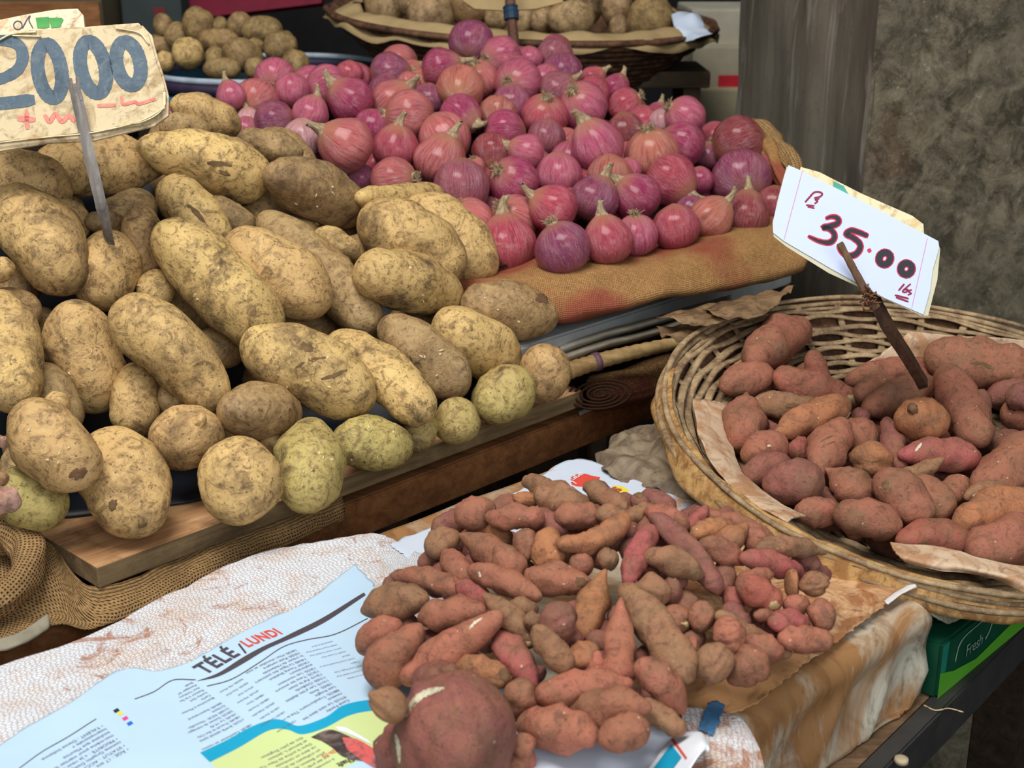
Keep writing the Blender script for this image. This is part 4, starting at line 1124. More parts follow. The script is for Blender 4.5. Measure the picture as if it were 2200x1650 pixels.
for k in range(110):
    t = k/109*4.6*2*math.pi; r_ = .004+.026*k/109; P.append(at_d(1292+r_*1.5*1610*math.cos(t), 846+r_*1610*.72*math.sin(t)-.12*r_*1610*math.cos(t), 1.752))
tube(vs, fs, P, .0016, 6); adopt(mesh('coiled_edge', vs, fs, BURD, None, True, None, 'c'), rs)
tag(rs, 'rolled dark sack with a coiled frayed end beside the plank', 'sack')
vs = []; fs = []; P = spline([at_d(1222, 796, 1.735), at_d(1300, 772, 1.75), at_d(1400, 748, 1.77), at_d(1500, 728, 1.80)], 14)
rod = root('wrapped_handle', tuple(P[0])); tube(vs, fs, P, [.0115-.004*i/len(P)+.0006*math.sin(i*2.2) for i in range(len(P))], 16)
adopt(mesh('shaft', vs, fs, mat_wood('rod_cane', (176, 146, 96), (128, 98, 60), 20., 0, .6, .3), None, True, None, 'c'), rod)
vs = []; fs = []; tube(vs, fs, P[10:13], .0124, 16); adopt(mesh('purple_band', vs, fs, mat_plain('purple_tape', srgb(92, 66, 76), .6, .3), None, True, None, 'c'), rod)
tag(rod, 'cane rod wrapped in string with a purple band under the onion board', 'rod')
for i_, (y0, y1, mt, lb) in enumerate(((742, 652, mat_plain('bag_grey', srgb(156, 148, 130), .5, .4), 'folded grey plastic sheet edge, upper of the two under the board'), (764, 666, mat_plain('bag_brown', srgb(138, 128, 110), .5, .4), 'folded grey-brown plastic sheet edge, lower of the two under the board'))):
    dd = 1.745-.01*i_
    o = sheet('folded_sheet', net([[(1190, y0-2, dd+.10), (1300, y0-36, dd+.13), (1400, y0-60, dd+.16), (1570, y1-18, dd+.2)], [(1200, y0+2, dd), (1300, y0-30, dd+.03), (1400, y0-54, dd+.06), (1570, y1-10, dd+.1)], [(1206, y0+16, dd+.001), (1300, y0-18, dd+.031), (1400, y0-44, dd+.061), (1570, y1-3, dd+.101)], [(1204, y0+18, dd+.06), (1300, y0-14, dd+.09), (1400, y0-41, dd+.12), (1570, y1, dd+.16)]]), mt, None, .002, (50, 16), .002, 30., i_)
    tag(o, lb, 'plastic sheet')
sb = sbox('packing_crate', -.01, .46, .05, .60, .802, .905, DARKW, None, .004); tag(sb, 'dark crate in shadow behind the rolled sack, holding up the onion board', 'crate')
o = sbox('grey_board', -.16, .50, -.008, .62, .907, .944, mat_plain('board_grey', srgb(160, 160, 158), .7, .3, .12, 40.), None, .003); tag(o, 'thick grey board under the burlap of the onions', 'board')
for k, (x, y, w_, a_) in enumerate(((1560, 655, 150, -8), (1620, 640, 110, 5), (1500, 690, 90, -14))):
    o = sheet('dry_husk_sheet', net([[(x-w_, y+18, 1.70), (x, y-2, 1.74), (x+w_*.8, y-26, 1.78)], [(x-w_*.8, y+34, 1.66), (x+10, y+16, 1.69), (x+w_*.7, y-14, 1.74)], [(x-w_*.5, y+48, 1.65), (x+20, y+34, 1.67), (x+w_*.5, y+2, 1.71)]]), mat_stained('dry_leaf%d' % k, (134, 106, 74), (98, 74, 50), (62, 46, 34), .45, 20.), None, .001, (30, 14), .008, 30., k, .05)
    tag(o, ['crumpled dry brown leaf sheet below the burlap lip', 'curled dry leaf sheet nearest the price card', 'torn dry leaf strip above the basket rim'][k], 'dry leaf')
# burlap under the onions: front lip, added dark lining for gap shade, bunched end
bl = root('onion_burlap', tuple(at_d(1400, 560, 1.8)))
o = sheet('front_lip', net([
    [(940, 560, 1.86), (1080, 560, 1.84), (1160, 545, 1.84), (1300, 540, 1.86), (1430, 520, 1.90), (1560, 480, 1.94), (1690, 430, 1.99)],
    [(950, 590, 1.775), (1075, 598, 1.755), (1160, 583, 1.745), (1290, 575, 1.765), (1430, 557, 1.80), (1570, 520, 1.84), (1706, 500, 1.885)],
    [(960, 610, 1.75), (1085, 606, 1.735), (1180, 615, 1.715), (1300, 622, 1.735), (1440, 600, 1.77), (1580, 572, 1.81), (1732, 545, 1.865)],
    [(980, 640, 1.745), (1150, 640, 1.725), (1200, 686, 1.715), (1315, 664, 1.73), (1450, 632, 1.768), (1590, 616, 1.812), (1722, 582, 1.865)],
    [(1000, 640, 1.79), (1160, 650, 1.78), (1210, 690, 1.78), (1320, 664, 1.80), (1460, 630, 1.83), (1595, 612, 1.88), (1700, 578, 1.93)]]), BUR, None, .004, (130, 50), .006, 16., 1)
adopt(o, bl)
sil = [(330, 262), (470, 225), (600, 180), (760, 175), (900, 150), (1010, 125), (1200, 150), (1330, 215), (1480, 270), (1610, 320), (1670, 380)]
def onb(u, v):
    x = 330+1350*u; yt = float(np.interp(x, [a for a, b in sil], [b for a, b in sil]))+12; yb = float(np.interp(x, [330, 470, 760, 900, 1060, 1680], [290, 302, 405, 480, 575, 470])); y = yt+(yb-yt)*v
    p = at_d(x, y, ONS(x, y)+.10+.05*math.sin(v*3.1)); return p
o = grid('gap_shade_lining', 60, 30, onb, mat_plain('sack_gap_shade', srgb(52, 34, 28), .95, .1), None, .004, lambda u, v: (u, v)); adopt(o, bl)  # added sheet; its dark colour stands in for shade between the onions
for k, (pth, rr) in enumerate(((([1560, 300, 2.12], [1592, 270, 2.10], [1640, 285, 2.08], [1672, 312, 2.05], [1700, 352, 2.0], [1716, 420, 1.96], [1712, 500, 1.90]), [.006, .012, .015, .014, .014, .012, .010]), (([1600, 290, 2.10], [1640, 315, 2.05], [1660, 345, 2.02], [1690, 400, 1.98], [1700, 470, 1.93]), [.010, .014, .012, .012, .010]))):
    adopt(roll('bunched_edge', [at_d(*q) for q in pth], rr, BUR2 if k == 0 else BUR, None, 20, .7, k*3, 8, .12), bl)
tag(bl, 'reddish-stained brown burlap rolled into a lip under the onions', 'burlap')
# navy tarpaulin under the potatoes
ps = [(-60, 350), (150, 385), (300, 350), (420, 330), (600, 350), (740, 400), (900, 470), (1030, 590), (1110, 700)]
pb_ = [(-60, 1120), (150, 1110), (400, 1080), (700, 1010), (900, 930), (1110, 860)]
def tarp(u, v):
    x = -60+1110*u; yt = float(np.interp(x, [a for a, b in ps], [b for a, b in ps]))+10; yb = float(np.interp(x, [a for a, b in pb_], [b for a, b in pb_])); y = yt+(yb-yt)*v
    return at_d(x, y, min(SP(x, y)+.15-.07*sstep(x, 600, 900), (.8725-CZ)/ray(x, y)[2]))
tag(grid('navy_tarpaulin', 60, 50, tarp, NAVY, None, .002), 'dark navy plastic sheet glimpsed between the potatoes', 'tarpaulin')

# ------------------------------------------------------------------ the front table, the covered box, the green carton
TZ = .745
ta, tb = at_z(2200, 1345, TZ), at_z(1900, 1650, TZ); te = (ta-tb)/np.linalg.norm(ta-tb); tp = np.array([-te[1], te[0], 0])
t0 = tb-te*1.0
def tbox(nm, a0, a1, b0, b1, z0, z1, mat, bev=.002):
    q = lambda a, b: t0+te*a+tp*b
    return prism(nm, [q(a0, b0), q(a1, b0), q(a1, b1), q(a0, b1)], z0, z1, mat, None, bev)
tbd = float((st(0, 0, 0)-np.array([0, 0, 0])-t0*np.array([1, 1, 0]))@tp)-.02
ft = root('front_table', tuple((t0+te+tp*.3)*np.array([1, 1, 0])))
adopt(tbox('table_top', 0, 1.75, .012, tbd, TZ-.028, TZ, TABW), ft)
adopt(tbox('metal_edge', 0, 1.75, -.002, .018, TZ-.045, TZ+.002, mat_plain('dark_metal', srgb(52, 50, 48), .5, .5)), ft)
for a_, b_ in ((.4, .05), (1.62, .08), (.4, tbd-.1), (1.62, tbd-.1)): adopt(tbox('leg', a_, a_+.06, b_, b_+.06, 0, TZ-.028, DARKW), ft)
tag(ft, 'worn brown wooden table with a dark metal edge, at the lower corner', 'table')
vs = []; fs = []; c_ = at_z(1936, 1637, TZ+.001); tube(vs, fs, [c_, c_+ZU*.004, c_+ZU*.0045], [.0065, .006, .003], 14)
tag(mesh('washer', vs, fs, mat_plain('pale_washer', srgb(178, 160, 130), .6, .3), None, True, None, 'c'), 'small round pale washer on the worn table by the metal edge', 'washer')
vs = []; fs = []; tube(vs, fs, spline([at_z(1985, 1515, TZ+.002), at_z(2010, 1526, TZ+.003), at_z(2038, 1522, TZ+.002), at_z(2070, 1530, TZ+.002)], 6), .0008, 5)
tag(mesh('string', vs, fs, HUSK, None, True, None, 'c'), 'short pale string lying on the table by the carton corner', 'string')
BNn, BEe = at_z(1240, 985, .85), at_z(1990, 1290, .85)
bx_e = (BEe-BNn)/np.linalg.norm(BEe-BNn); bw = np.linalg.norm(BEe-BNn)          # along the back edge towards the basket
bx_p = -(np.array([.51, .482, 0])/np.linalg.norm([.51, .482]))                   # towards the viewer
bxq = lambda a, b, z: np.array([*(BNn+bx_e*a+bx_p*b)[:2], z])
o = prism('carton_under_cloth', [bxq(.006, .006, 0), bxq(bw-.034, .006, 0), bxq(bw-.034, .95, 0), bxq(.006, .95, 0)], TZ+.001, .843, mat_plain('carton_brown', srgb(140, 110, 76), .8, .2), None, .006)
tag(o, 'low carton box hidden under the stained cover that carries the sweet potatoes', 'carton')
def drape(u, v):
    b = -.004+1.0*v; s = u*(bw+.125)                  # run across the top, then down the side
    wob = .006*mn.noise(Vector((b*7, 3, 0)))
    edge = bw-.012
    if s < edge: p = bxq(max(s, wob), b, .8475+.0022*mn.noise(Vector((s*14, b*14, 1)))); 
    else:
        t = s-edge; r_ = .022; ang = min(t/r_, math.pi/2*.95); a = edge+r_*math.sin(ang); z = .8475-r_*(1-math.cos(ang)); rest = max(0, t-r_*math.pi/2*.95)
        z -= rest*.985; fold = -abs(.008*math.sin(b*34+3*mn.noise(Vector((b*6, z*9, 0))))+.010*mn.noise(Vector((b*15, z*8, 2))))*min(1, rest/.03)
        a += rest*.03+fold+.006
        p = bxq(a-.010, b, max(z, TZ+.003))
    return p
o = grid('stained_cover', 110, 150, drape, DRAPE, None, .002, lambda u, v: (u*.5, v), origin=tuple(bxq(bw/2, .4, .85)))
tag(o, 'rust-stained pale cover draped over the box, folds hanging at its side', 'cover')
def hS(x, y): return .8525+.0025*mn.noise(Vector((x*18, y*18, 0)))
def flat(nm, spec, z, hf, mat, res=(60, 40), thick=.0006, edge=.02, seed=0):
    f = patch([[at_z(x, y, z) for x, y in r] for r in spec])
    def g(u, v):
        eu = edge*mn.noise(Vector((v*14, seed, 1)))*.6; ev = edge*mn.noise(Vector((u*14, seed, 2)))
        p = f(min(1, max(0, u+eu*(1 if abs(u-.5) > .49 else 0))), min(1, max(0, v+ev*(1 if abs(v-.5) > .49 else 0))))
        if abs(u-.5) > .49 or abs(v-.5) > .49: p = p+np.array([.003*mn.noise(Vector((u*30, v*30, seed))), .003*mn.noise(Vector((u*30, v*30, seed+9))), 0])
        p[2] = hf(p[0], p[1]); return p
    L = np.linalg.norm(f(1, .5)-f(0, .5)); W = np.linalg.norm(f(.5, 1)-f(.5, 0))
    return true_uv(grid(nm, res[0], res[1], g, mat, None, thick, lambda u, v: (u*L, v*W), origin=f(.5, .5)), *res)
o = flat('woven_sack_sheet', [[(-140, 1480), (0, 1432), (170, 1372), (330, 1292), (470, 1225), (590, 1180), (700, 1160), (800, 1146), (860, 1168), (980, 1245)],
     [(-140, 1560), (30, 1500), (200, 1430), (360, 1350), (500, 1290), (620, 1250), (720, 1225), (820, 1215), (900, 1260), (1000, 1320)],
     [(-100, 1720), (100, 1640), (280, 1540), (440, 1460), (580, 1400), (700, 1360), (800, 1340), (880, 1340), (960, 1380), (1030, 1400)]], .853, lambda x, y: hS(x, y)+.003*sstep(mn.noise(Vector((x*9, y*9, 7))), 0, .5), SACK, (150, 60), .0012)
tag(o, 'white woven plastic sack with rusty stains spread beside the newspaper', 'sack sheet')
def hP(x, y): return .8545+.0015*mn.noise(Vector((x*14, y*14, 3)))
pr = flat('stained_newspaper', [[(835, 1168), (980, 1110), (1120, 1050), (1238, 984), (1380, 1036), (1520, 1088)], [(870, 1195), (1000, 1170), (1130, 1110), (1270, 1060), (1400, 1100), (1560, 1130)], [(900, 1230), (1020, 1230), (1150, 1180), (1300, 1150), (1450, 1170), (1600, 1190)]], .855, hP, NEWSS, (80, 40))
tag(pr, 'white newspaper with a red logo under the far end of the sweet potato heap', 'newspaper')
band('red_emblem', [(1226, 1026), (1240, 1018), (1262, 1018), (1280, 1026)], [(1228, 1042), (1244, 1046), (1262, 1044), (1278, 1034)], .855, hP, INKR, pr); band('red_tail', [(1262, 1020), (1276, 1022), (1290, 1024)], [(1262, 1034), (1276, 1036), (1286, 1032)], .855, hP, INKR, pr)
lay_text('white_lettering', 'LeDéfi', (1232, 1033), (1256, 1018), .855, hP, WHITE, pr, 1.0, .02, off=.0012); lay_text('white_numeral', '7', (1236, 1042), (1243, 1039), .855, hP, WHITE, pr, 1.2, .02, off=.0012)
band('yellow_box', [(1318, 1042), (1335, 1044), (1352, 1052)], [(1312, 1056), (1328, 1058), (1344, 1062)], .855, hP, YEL, pr); lay_text('red_letter', 'S', (1328, 1056), (1338, 1052), .855, hP, INKR, pr, 1., .03, off=.0012)
band('dark_picture', [(1388, 1078), (1430, 1088), (1500, 1112)], [(1385, 1105), (1430, 1115), (1490, 1130)], .855, hP, mat_stained('picture_print', (150, 150, 160), (90, 84, 92), (120, 90, 84), .5, 40.), pr)
def hB(x, y): return .8560+.0022*mn.noise(Vector((x*16, y*16, 5)))
o = flat('soaked_brown_paper', [[(1560, 1120), (1640, 1140), (1760, 1190), (1860, 1222), (1945, 1262)], [(1480, 1230), (1600, 1240), (1730, 1260), (1840, 1280), (1905, 1300)], [(1400, 1350), (1530, 1370), (1660, 1375), (1760, 1365), (1835, 1350)], [(1380, 1470), (1480, 1500), (1570, 1500), (1660, 1460), (1770, 1402)]], .856, hB, BROWNP, (90, 60))
tag(o, 'brown soaked paper with torn edge under the heap end near the basket', 'paper')
for k, (nt, mt, lb) in enumerate((
    ([[(1400, 1430), (1500, 1440), (1620, 1420), (1740, 1400)], [(1400, 1480), (1500, 1500), (1610, 1480), (1735, 1420)], [(1410, 1520), (1490, 1540), (1600, 1525), (1700, 1455)]], mat_stained('kraft', (190, 140, 92), (150, 100, 62), (110, 74, 48), .5, 10.), 'torn kraft paper sheet with a lifted edge beside the withered sweet potato'),
    ([[(1780, 1196), (1825, 1206), (1862, 1226)], [(1776, 1206), (1818, 1220), (1850, 1236)], [(1782, 1216), (1812, 1232), (1838, 1240)]], NEWS, 'small white newspaper scrap under the basket rim'),
    )):
    o = flat('paper_scrap', nt, .858, lambda x, y, k=k: .8585+.004*max(0, mn.noise(Vector((x*20, y*20, 8+k)))), mt, (40, 20), .0006, .03, k)
    tag(o, lb, 'paper')
o = sheet('folded_white_pages', netz([[(1900, 1292, .858), (1925, 1272, .859), (1944, 1262, .860), (1962, 1252, .862)], [(1903, 1296, .8584), (1930, 1276, .8600), (1948, 1266, .861), (1967, 1257, .863)], [(1908, 1299, .858), (1934, 1279, .859), (1952, 1269, .860), (1970, 1262, .861)]]), mat_paper('pages_white', (214, 208, 204), .05, .5, (180, 130, 90), .56), None, .0008, (40, 10), .001, 50.)
tag(o, 'rolled edge of white pages on the corner of the covered box', 'paper')
o = sheet('stained_sack_flap', netz([[(1460, 1520, .862), (1520, 1525, .861), (1590, 1545, .860), (1622, 1585, .856)], [(1470, 1580, .863), (1530, 1585, .862), (1600, 1600, .858), (1636, 1625, .850)], [(1470, 1680, .863), (1540, 1690, .860), (1610, 1700, .850), (1650, 1710, .835)]]), SACKD, None, .0012, (50, 40), .002, 40., 2)
tag(o, 'rust-speckled woven sack flap at the near corner of the box', 'sack sheet')
o2 = flat('blue_tape_patch', [[(1520, 1516), (1538, 1510), (1558, 1520)], [(1508, 1545), (1526, 1545), (1546, 1550)], [(1498, 1572), (1514, 1578), (1530, 1584)]], .8635, lambda x, y: .8655, mat_stained('blue_patch', (60, 110, 150), (78, 84, 88), (40, 60, 80), .5, 30.), (16, 12), .0004)
tag(o2, 'dark blue printed patch on the rust-speckled sack', 'print')
# the television page
def hN(x, y):
    s = (x-HC[0])*.73+(y-HC[1])*.68; t = (x-HC[0])*-.68+(y-HC[1])*.73
    return .8575+.0022*math.sin(s*42+1.2)*math.exp(-((s+.33)/.16)**2)+.0012*mn.noise(Vector((x*10, y*10, 2)))+.0006
npg = flat('television_newspaper', [[(-140, 1700), (30, 1578), (150, 1512), (262, 1434), (340, 1436), (440, 1405), (560, 1340), (680, 1275), (762, 1212)],
     [(-60, 1800), (110, 1680), (240, 1600), (350, 1530), (440, 1510), (540, 1470), (660, 1410), (770, 1350), (850, 1300)],
     [(60, 1900), (240, 1800), (380, 1720), (480, 1660), (580, 1620), (680, 1570), (790, 1500), (890, 1440), (960, 1390)],
     [(200, 2000), (380, 1900), (520, 1830), (620, 1780), (720, 1730), (830, 1680), (940, 1600), (1030, 1540), (1100, 1480)]], .858, hN, NEWS, (150, 90), .0004, .012)
tag(npg, 'pale blue television listings newspaper spread beside the sweet potatoes', 'newspaper')
lay_text('headline_grey', 'TÉLÉ', (441, 1448), (517, 1411), .858, hN, INK, npg, 1.6, .028, spacing=1.08)
lay_text('headline_red', 'LUNDI', (533, 1397), (608, 1364), .858, hN, INKR, npg, 1.65, .03, spacing=1.1)
band('headline_divider', [(511, 1390), (527, 1410)], [(515, 1388), (531, 1408)], .858, hN, INK, npg, n=8, m=1)
band('header_bar', [(424, 1459), (470, 1445), (520, 1418), (570, 1392), (602, 1376), (640, 1354), (700, 1322), (782, 1275)], [(424, 1460), (472, 1452), (526, 1428), (574, 1400), (610, 1382), (645, 1364), (706, 1331), (786, 1281)], .858, hN, INK, npg, n=80, m=2)
for q in ([(444, 1470), (500, 1458), (560, 1426), (610, 1392), (660, 1374), (720, 1360), (790, 1328)], [(289, 1501), (330, 1482), (370, 1456), (420, 1456)], [(40, 1650), (90, 1615), (150, 1583), (207, 1548)]):
    band('print_rule', q, [(x+.6, y+2) for x, y in q], .858, hN, INK, npg, n=50, m=1)
for (x, y), mt in zip(((250, 1530), (258, 1536), (269, 1547), (279, 1558)), (INKB, YEL, PINK, BLUE)):
    band('colour_mark', [(x-7, y), (x+3, y-6)], [(x-2, y+6), (x+8, y)], .858, hN, mt, npg, n=4, m=2)
band('cyan_band', [(430, 1617), (480, 1590), (535, 1560), (585, 1545), (615, 1550), (645, 1560), (700, 1545), (740, 1520), (800, 1506), (860, 1500)], [(451, 1638), (510, 1604), (560, 1574), (590, 1564), (620, 1567), (650, 1577), (700, 1566), (750, 1543), (800, 1532), (860, 1528)], .858, hN, CYAN, npg, n=60)
band('lime_panel', [(453, 1637), (510, 1603), (560, 1573), (590, 1563), (620, 1566), (650, 1576), (700, 1565), (750, 1542), (800, 1531), (880, 1527)], [(520, 1735), (570, 1700), (620, 1675), (660, 1665), (690, 1660), (720, 1655), (760, 1640), (800, 1620), (850, 1600), (920, 1580)], .858, hN, LIME, npg, off=.0003, n=60)
band('portrait_hair', [(668, 1584), (700, 1572), (728, 1576), (790, 1606)], [(690, 1592), (712, 1606), (740, 1628), (790, 1640)], .858, hN, mat_stained('photo_dark', (120, 104, 98), (70, 56, 54), (40, 34, 36), .4, 40.), npg, .0007, 16, 6)
band('portrait_shirt', [(735, 1588), (765, 1592), (800, 1612), (835, 1640)], [(745, 1612), (772, 1632), (800, 1650), (825, 1660)], .858, hN, mat_stained('photo_red', (214, 96, 92), (140, 130, 140), (90, 70, 80), .55, 40.), npg, .0008, 16, 6)
band('portrait_white', [(720, 1566), (745, 1570), (790, 1596)], [(728, 1574), (756, 1584), (800, 1606)], .858, hN, WHITE, npg, .0009, 12, 4)
T1 = "Canal Family\n07h25: Le vent dans les\nroseaux\n08h25: Transformers: The\nLast Knight\n10h55: Amis\n11h15: Les p'tits diables\n11h50: Oddbods\n12h10: Paf le chien\n12h25: Tony les amours\n13h25: Les nouveaux\nexplorateurs\n13h20: Young Sheldon\n14h40: La ligue des justiciers\nle trésor de l'Atlantide\n15h50: Petit vampire\n16h30: Mon chevalier et moi"
T2 = "18h30: Cauchemar en cuisine\n\n17h35: E=M6 spécial santé\n18h40: French in the City\n19h45: Le 19.45\n20h25: Scènes de ménages\n21h00: NCIS : Nouvelle-\nOrléans\n00h45: Supernatural\n\nBienvenue à Monte-\nCarlo\nLucky Girl\nRetour à la fac\nAce Ventura\nPassager 57\nShaft"
T3 = "• ÂGE : 17 ans\n• STATUT : ACCA Diploma\ncomme Graphic Designer\n• PRIORITÉ : « Je veux de-\nmoi-même pour mériter la\nsouhaite que Maurice\nInternationale »\n• TALENT : Danse Indienne"
T4 = "08h15 Foot en famille\n09h25 Canal Football Club\n10h20 Canal Rugby Club\nTappez\n21h45 Canal Football Club, le\ndébrief\n22h00: Formula One\n22h15: Canal Football Club\n23h00 Canal Football Club\ndébrief 2018-2019"
T5 = "à nouveau réuni avec Shaft\nqui est prêt à en découdre\npour Boston, Rhode Island\nun trafiquant de drogue\nne dans un cavalcade\nDans la police de New York\net Samuel L. Jackson\nfilm de John Singleton"
def block(nm, T, first, last, xdir, col=None, bold=0.):
    """a column of small print: every line starts on the margin between two pixels"""
    L = T.split('\n'); a, b = at_z(*first, .858), at_z(*last, .858); c = at_z(first[0]+xdir[0], first[1]+xdir[1], .858); W = np.linalg.norm(c-a); e1 = (c-a)/W; e2 = np.cross(ZU, e1)
    M_ = [text_mesh(l, bold) for l in L if l]; s_ = min(W/max(max(v.co.x for v in m.vertices) for m in M_), abs((b-a)@e2)/(len(L)-1)*1.12)*1.14; bm = bmesh.new(); k = 0
    for i, l in enumerate(L):
        if not l: continue
        p0 = a+(b-a)*(i/(len(L)-1)); m = M_[k]; k += 1
        for v in m.vertices:
            p = p0+e1*(v.co.x*s_)+e2*(v.co.y*s_); p[2] = hN(p[0], p[1])+.0006; v.co = Vector(p)-Vector(npg.location)
        bm.from_mesh(m)
    me = bpy.data.meshes.new(nm); bm.to_mesh(me); bm.free(); me.materials.clear(); o = link(nm, me, INKL, None); o.parent = npg
T6 = "12h45: Le Lac\nde vie\n10h35: La guerre\n10h10: Scrubs\n09h35: Malcolm\n08h50: Friends\n08h05: Sous\n07h45: Martine\n07h15: Kid\n06h30: Oui-Oui\n06h00: M6 Music"
block('listing_column', T1, (748, 1508), (636, 1398), (-98, 51))
block('listing_column', T2, (538, 1552), (412, 1461), (-92, 50))
block('listing_column', T3, (274, 1612), (219, 1562), (-118, 66))
block('listing_column', T4, (800, 1442), (714, 1376), (-66, 22))
block('listing_column', T6, (634, 1548), (520, 1460), (-44, 24))
block('panel_text', T5, (716, 1628), (648, 1582), (-104, 50))
lay_text('panel_title', 'Shaft', (757, 1628), (722, 1640), .858, hN, INKB, npg, 1.2, .03)
lay_text('panel_time', '22h10', (725, 1608), (690, 1622), .858, hN, INKR, npg, 1., .02)
# newspaper at the near corner with its curled page
nn = flat('corner_newspaper', [[(1080, 1560), (1200, 1540), (1320, 1530), (1440, 1550), (1480, 1570)], [(1100, 1640), (1220, 1620), (1340, 1610), (1440, 1600), (1500, 1600)], [(1100, 1740), (1240, 1740), (1360, 1740), (1460, 1720), (1520, 1700)]], .8590, lambda x, y: .8600+.0015*mn.noise(Vector((x*20, y*20, 4))), mat_paper('newsprint_grey', (206, 214, 228), .06), (50, 30), .0005)
tag(nn, 'greyish newspaper under the front sweet potatoes near the curled page', 'newspaper')
hC = lambda x, y: .8612+.0015*mn.noise(Vector((x*20, y*20, 4)))
lay_text('fine_print', "\n".join(["Les responsables ont indiqué que la rencontre prévue", "aura lieu demain matin à la salle du conseil municipal", "avec les habitants du quartier et les commerçants", "du marché central de la ville qui attendent encore", "les nouvelles mesures annoncées par le ministère"]), (1260, 1690), (1490, 1640), .861, hC, INK, nn, 1., 0, size=None, off=.0003)
cp = sheet('curled_page', netz([[(1340, 1720, .862), (1400, 1640, .864), (1450, 1580, .868), (1500, 1572, .874), (1520, 1590, .882)], [(1380, 1740, .864), (1430, 1660, .870), (1470, 1610, .884), (1505, 1590, .892), (1524, 1606, .893)], [(1430, 1760, .868), (1462, 1690, .882), (1490, 1640, .893), (1512, 1612, .896), (1520, 1618, .890)]]), WHITE, None, .0006, (40, 24), 0)
tag(cp, 'curled white page with a cyan and red printed corner', 'newspaper')
fcp = patch(netz([[(1340, 1720, .862), (1400, 1640, .864), (1450, 1580, .868), (1500, 1572, .874), (1520, 1590, .882)], [(1380, 1740, .864), (1430, 1660, .870), (1470, 1610, .884), (1505, 1590, .892), (1524, 1606, .893)], [(1430, 1760, .868), (1462, 1690, .882), (1490, 1640, .893), (1512, 1612, .896), (1520, 1618, .890)]]))
for nm_, u0, u1, v0, v1, mt in (('cyan_print', .18, .43, .15, .62, CYAN), ('red_line', .45, .475, .05, .75, INKR)):
    o = grid(nm_, 12, 8, lambda u, v: fcp(u0+(u1-u0)*u, v0+(v1-v0)*v)+np.array([-.0004, -.0006, .0009]), mt, None); adopt(o, cp)
# green carton
GK = at_z(1994, 1508, TZ+.001)+E1*.008-PB*.004; GZ = .806
ca = root('green_carton', tuple(GK))
def gq(a, b, z): p = GK+E1*a+PB*b; return np.array([p[0], p[1], z])
adopt(prism('carton_body', [gq(0, 0, 0), gq(.5, 0, 0), gq(.5, .40, 0), gq(0, .40, 0)], TZ+.001, GZ, mat_plain('carton_green', srgb(8, 66, 44), .45, .4, .2, 20.), None, .003), ca)
gpl = (gq(0, -.0016, GZ), -PB)
GG = mat_plain('light_green', srgb(84, 156, 40), .5, .4, .1); GT = mat_plain('teal_green', srgb(24, 110, 92), .5, .4, .15)
def gface(nm, pts, mat, off):
    vs = [gq(a, -off, z) for a, z in pts]; return adopt(mesh(nm, vs, [tuple(range(len(vs)))], mat, None, False, None, 'c'), ca)
gface('lime_stripe', [(.001, TZ+.002), (.49, TZ+.002), (.49, TZ+.034), (.15, TZ+.019), (.08, TZ+.012), (.03, TZ+.020), (.001, TZ+.030)], GG, .0006)
gface('teal_edge', [(.001, TZ+.030), (.012, TZ+.027), (.014, GZ-.002), (.001, GZ-.002)], GT, .0007)
GL = mat_plain('carton_print', srgb(120, 150, 130), .6, .3)
vs = []; fs = []; tube(vs, fs, spline([gq(a, -.0012, z) for a, z in ((.03, TZ+.030), (.035, TZ+.046), (.05, TZ+.052), (.09, TZ+.053), (.108, TZ+.050), (.104, TZ+.036), (.095, TZ+.028))], 6), .0006, 5)
adopt(mesh('label_outline', vs, fs, GL, None, True, None, 'c'), ca)
me = text_mesh('Fresh', .0, .95); w_ = max(v.co.x for v in me.vertices)
for v in me.vertices: v.co = Vector(gq(.052+v.co.x*.036/w_, -.0014, TZ+.026+v.co.y*.036/w_*1.05))-Vector(GK)
me.materials.clear(); o = link('label_lettering', me, GL, None); o.parent = ca
tag(ca, 'dark green fruit carton printed Fresh, standing under the wicker basket', 'carton')
o = sheet('torn_carton_flap', net([[(1945, 1255, 1.33), (2000, 1278, 1.30), (2060, 1292, 1.33), (2130, 1300, 1.38)], [(1960, 1278, 1.30), (2004, 1296, 1.275), (2060, 1305, 1.31), (2120, 1310, 1.36)], [(1975, 1296, 1.285), (2006, 1318, 1.262), (2040, 1338, 1.285), (2085, 1322, 1.33)]]), mat_stained('cardboard_grey', (150, 146, 124), (112, 104, 84), (90, 80, 60), .5, 18.), None, .002, (40, 20), .004, 60., 3, .08)
tag(o, 'torn grey cardboard flap on top of the green carton', 'cardboard')
# crumpled cloth between rail and basket
o = sheet('crumpled_rag', net([
    [(1300, 985, 1.66), (1350, 940, 1.70), (1410, 900, 1.70), (1460, 880, 1.68), (1520, 930, 1.60)],
    [(1285, 1000, 1.58), (1350, 965, 1.60), (1420, 945, 1.58), (1480, 950, 1.55), (1540, 990, 1.50)],
    [(1300, 1012, 1.53), (1370, 1005, 1.53), (1440, 1015, 1.50), (1500, 1030, 1.47), (1555, 1050, 1.45)],
    [(1330, 1030, 1.51), (1400, 1052, 1.49), (1460, 1075, 1.47), (1520, 1090, 1.45), (1565, 1090, 1.43)]]), mat_stained('rag_brown', (142, 124, 100), (112, 94, 76), (78, 64, 52), .46, 14.), None, .003, (110, 80), .018, 26., 7, .03)
tag(o, 'crumpled grey-brown rag between the brown rail and the basket', 'rag')

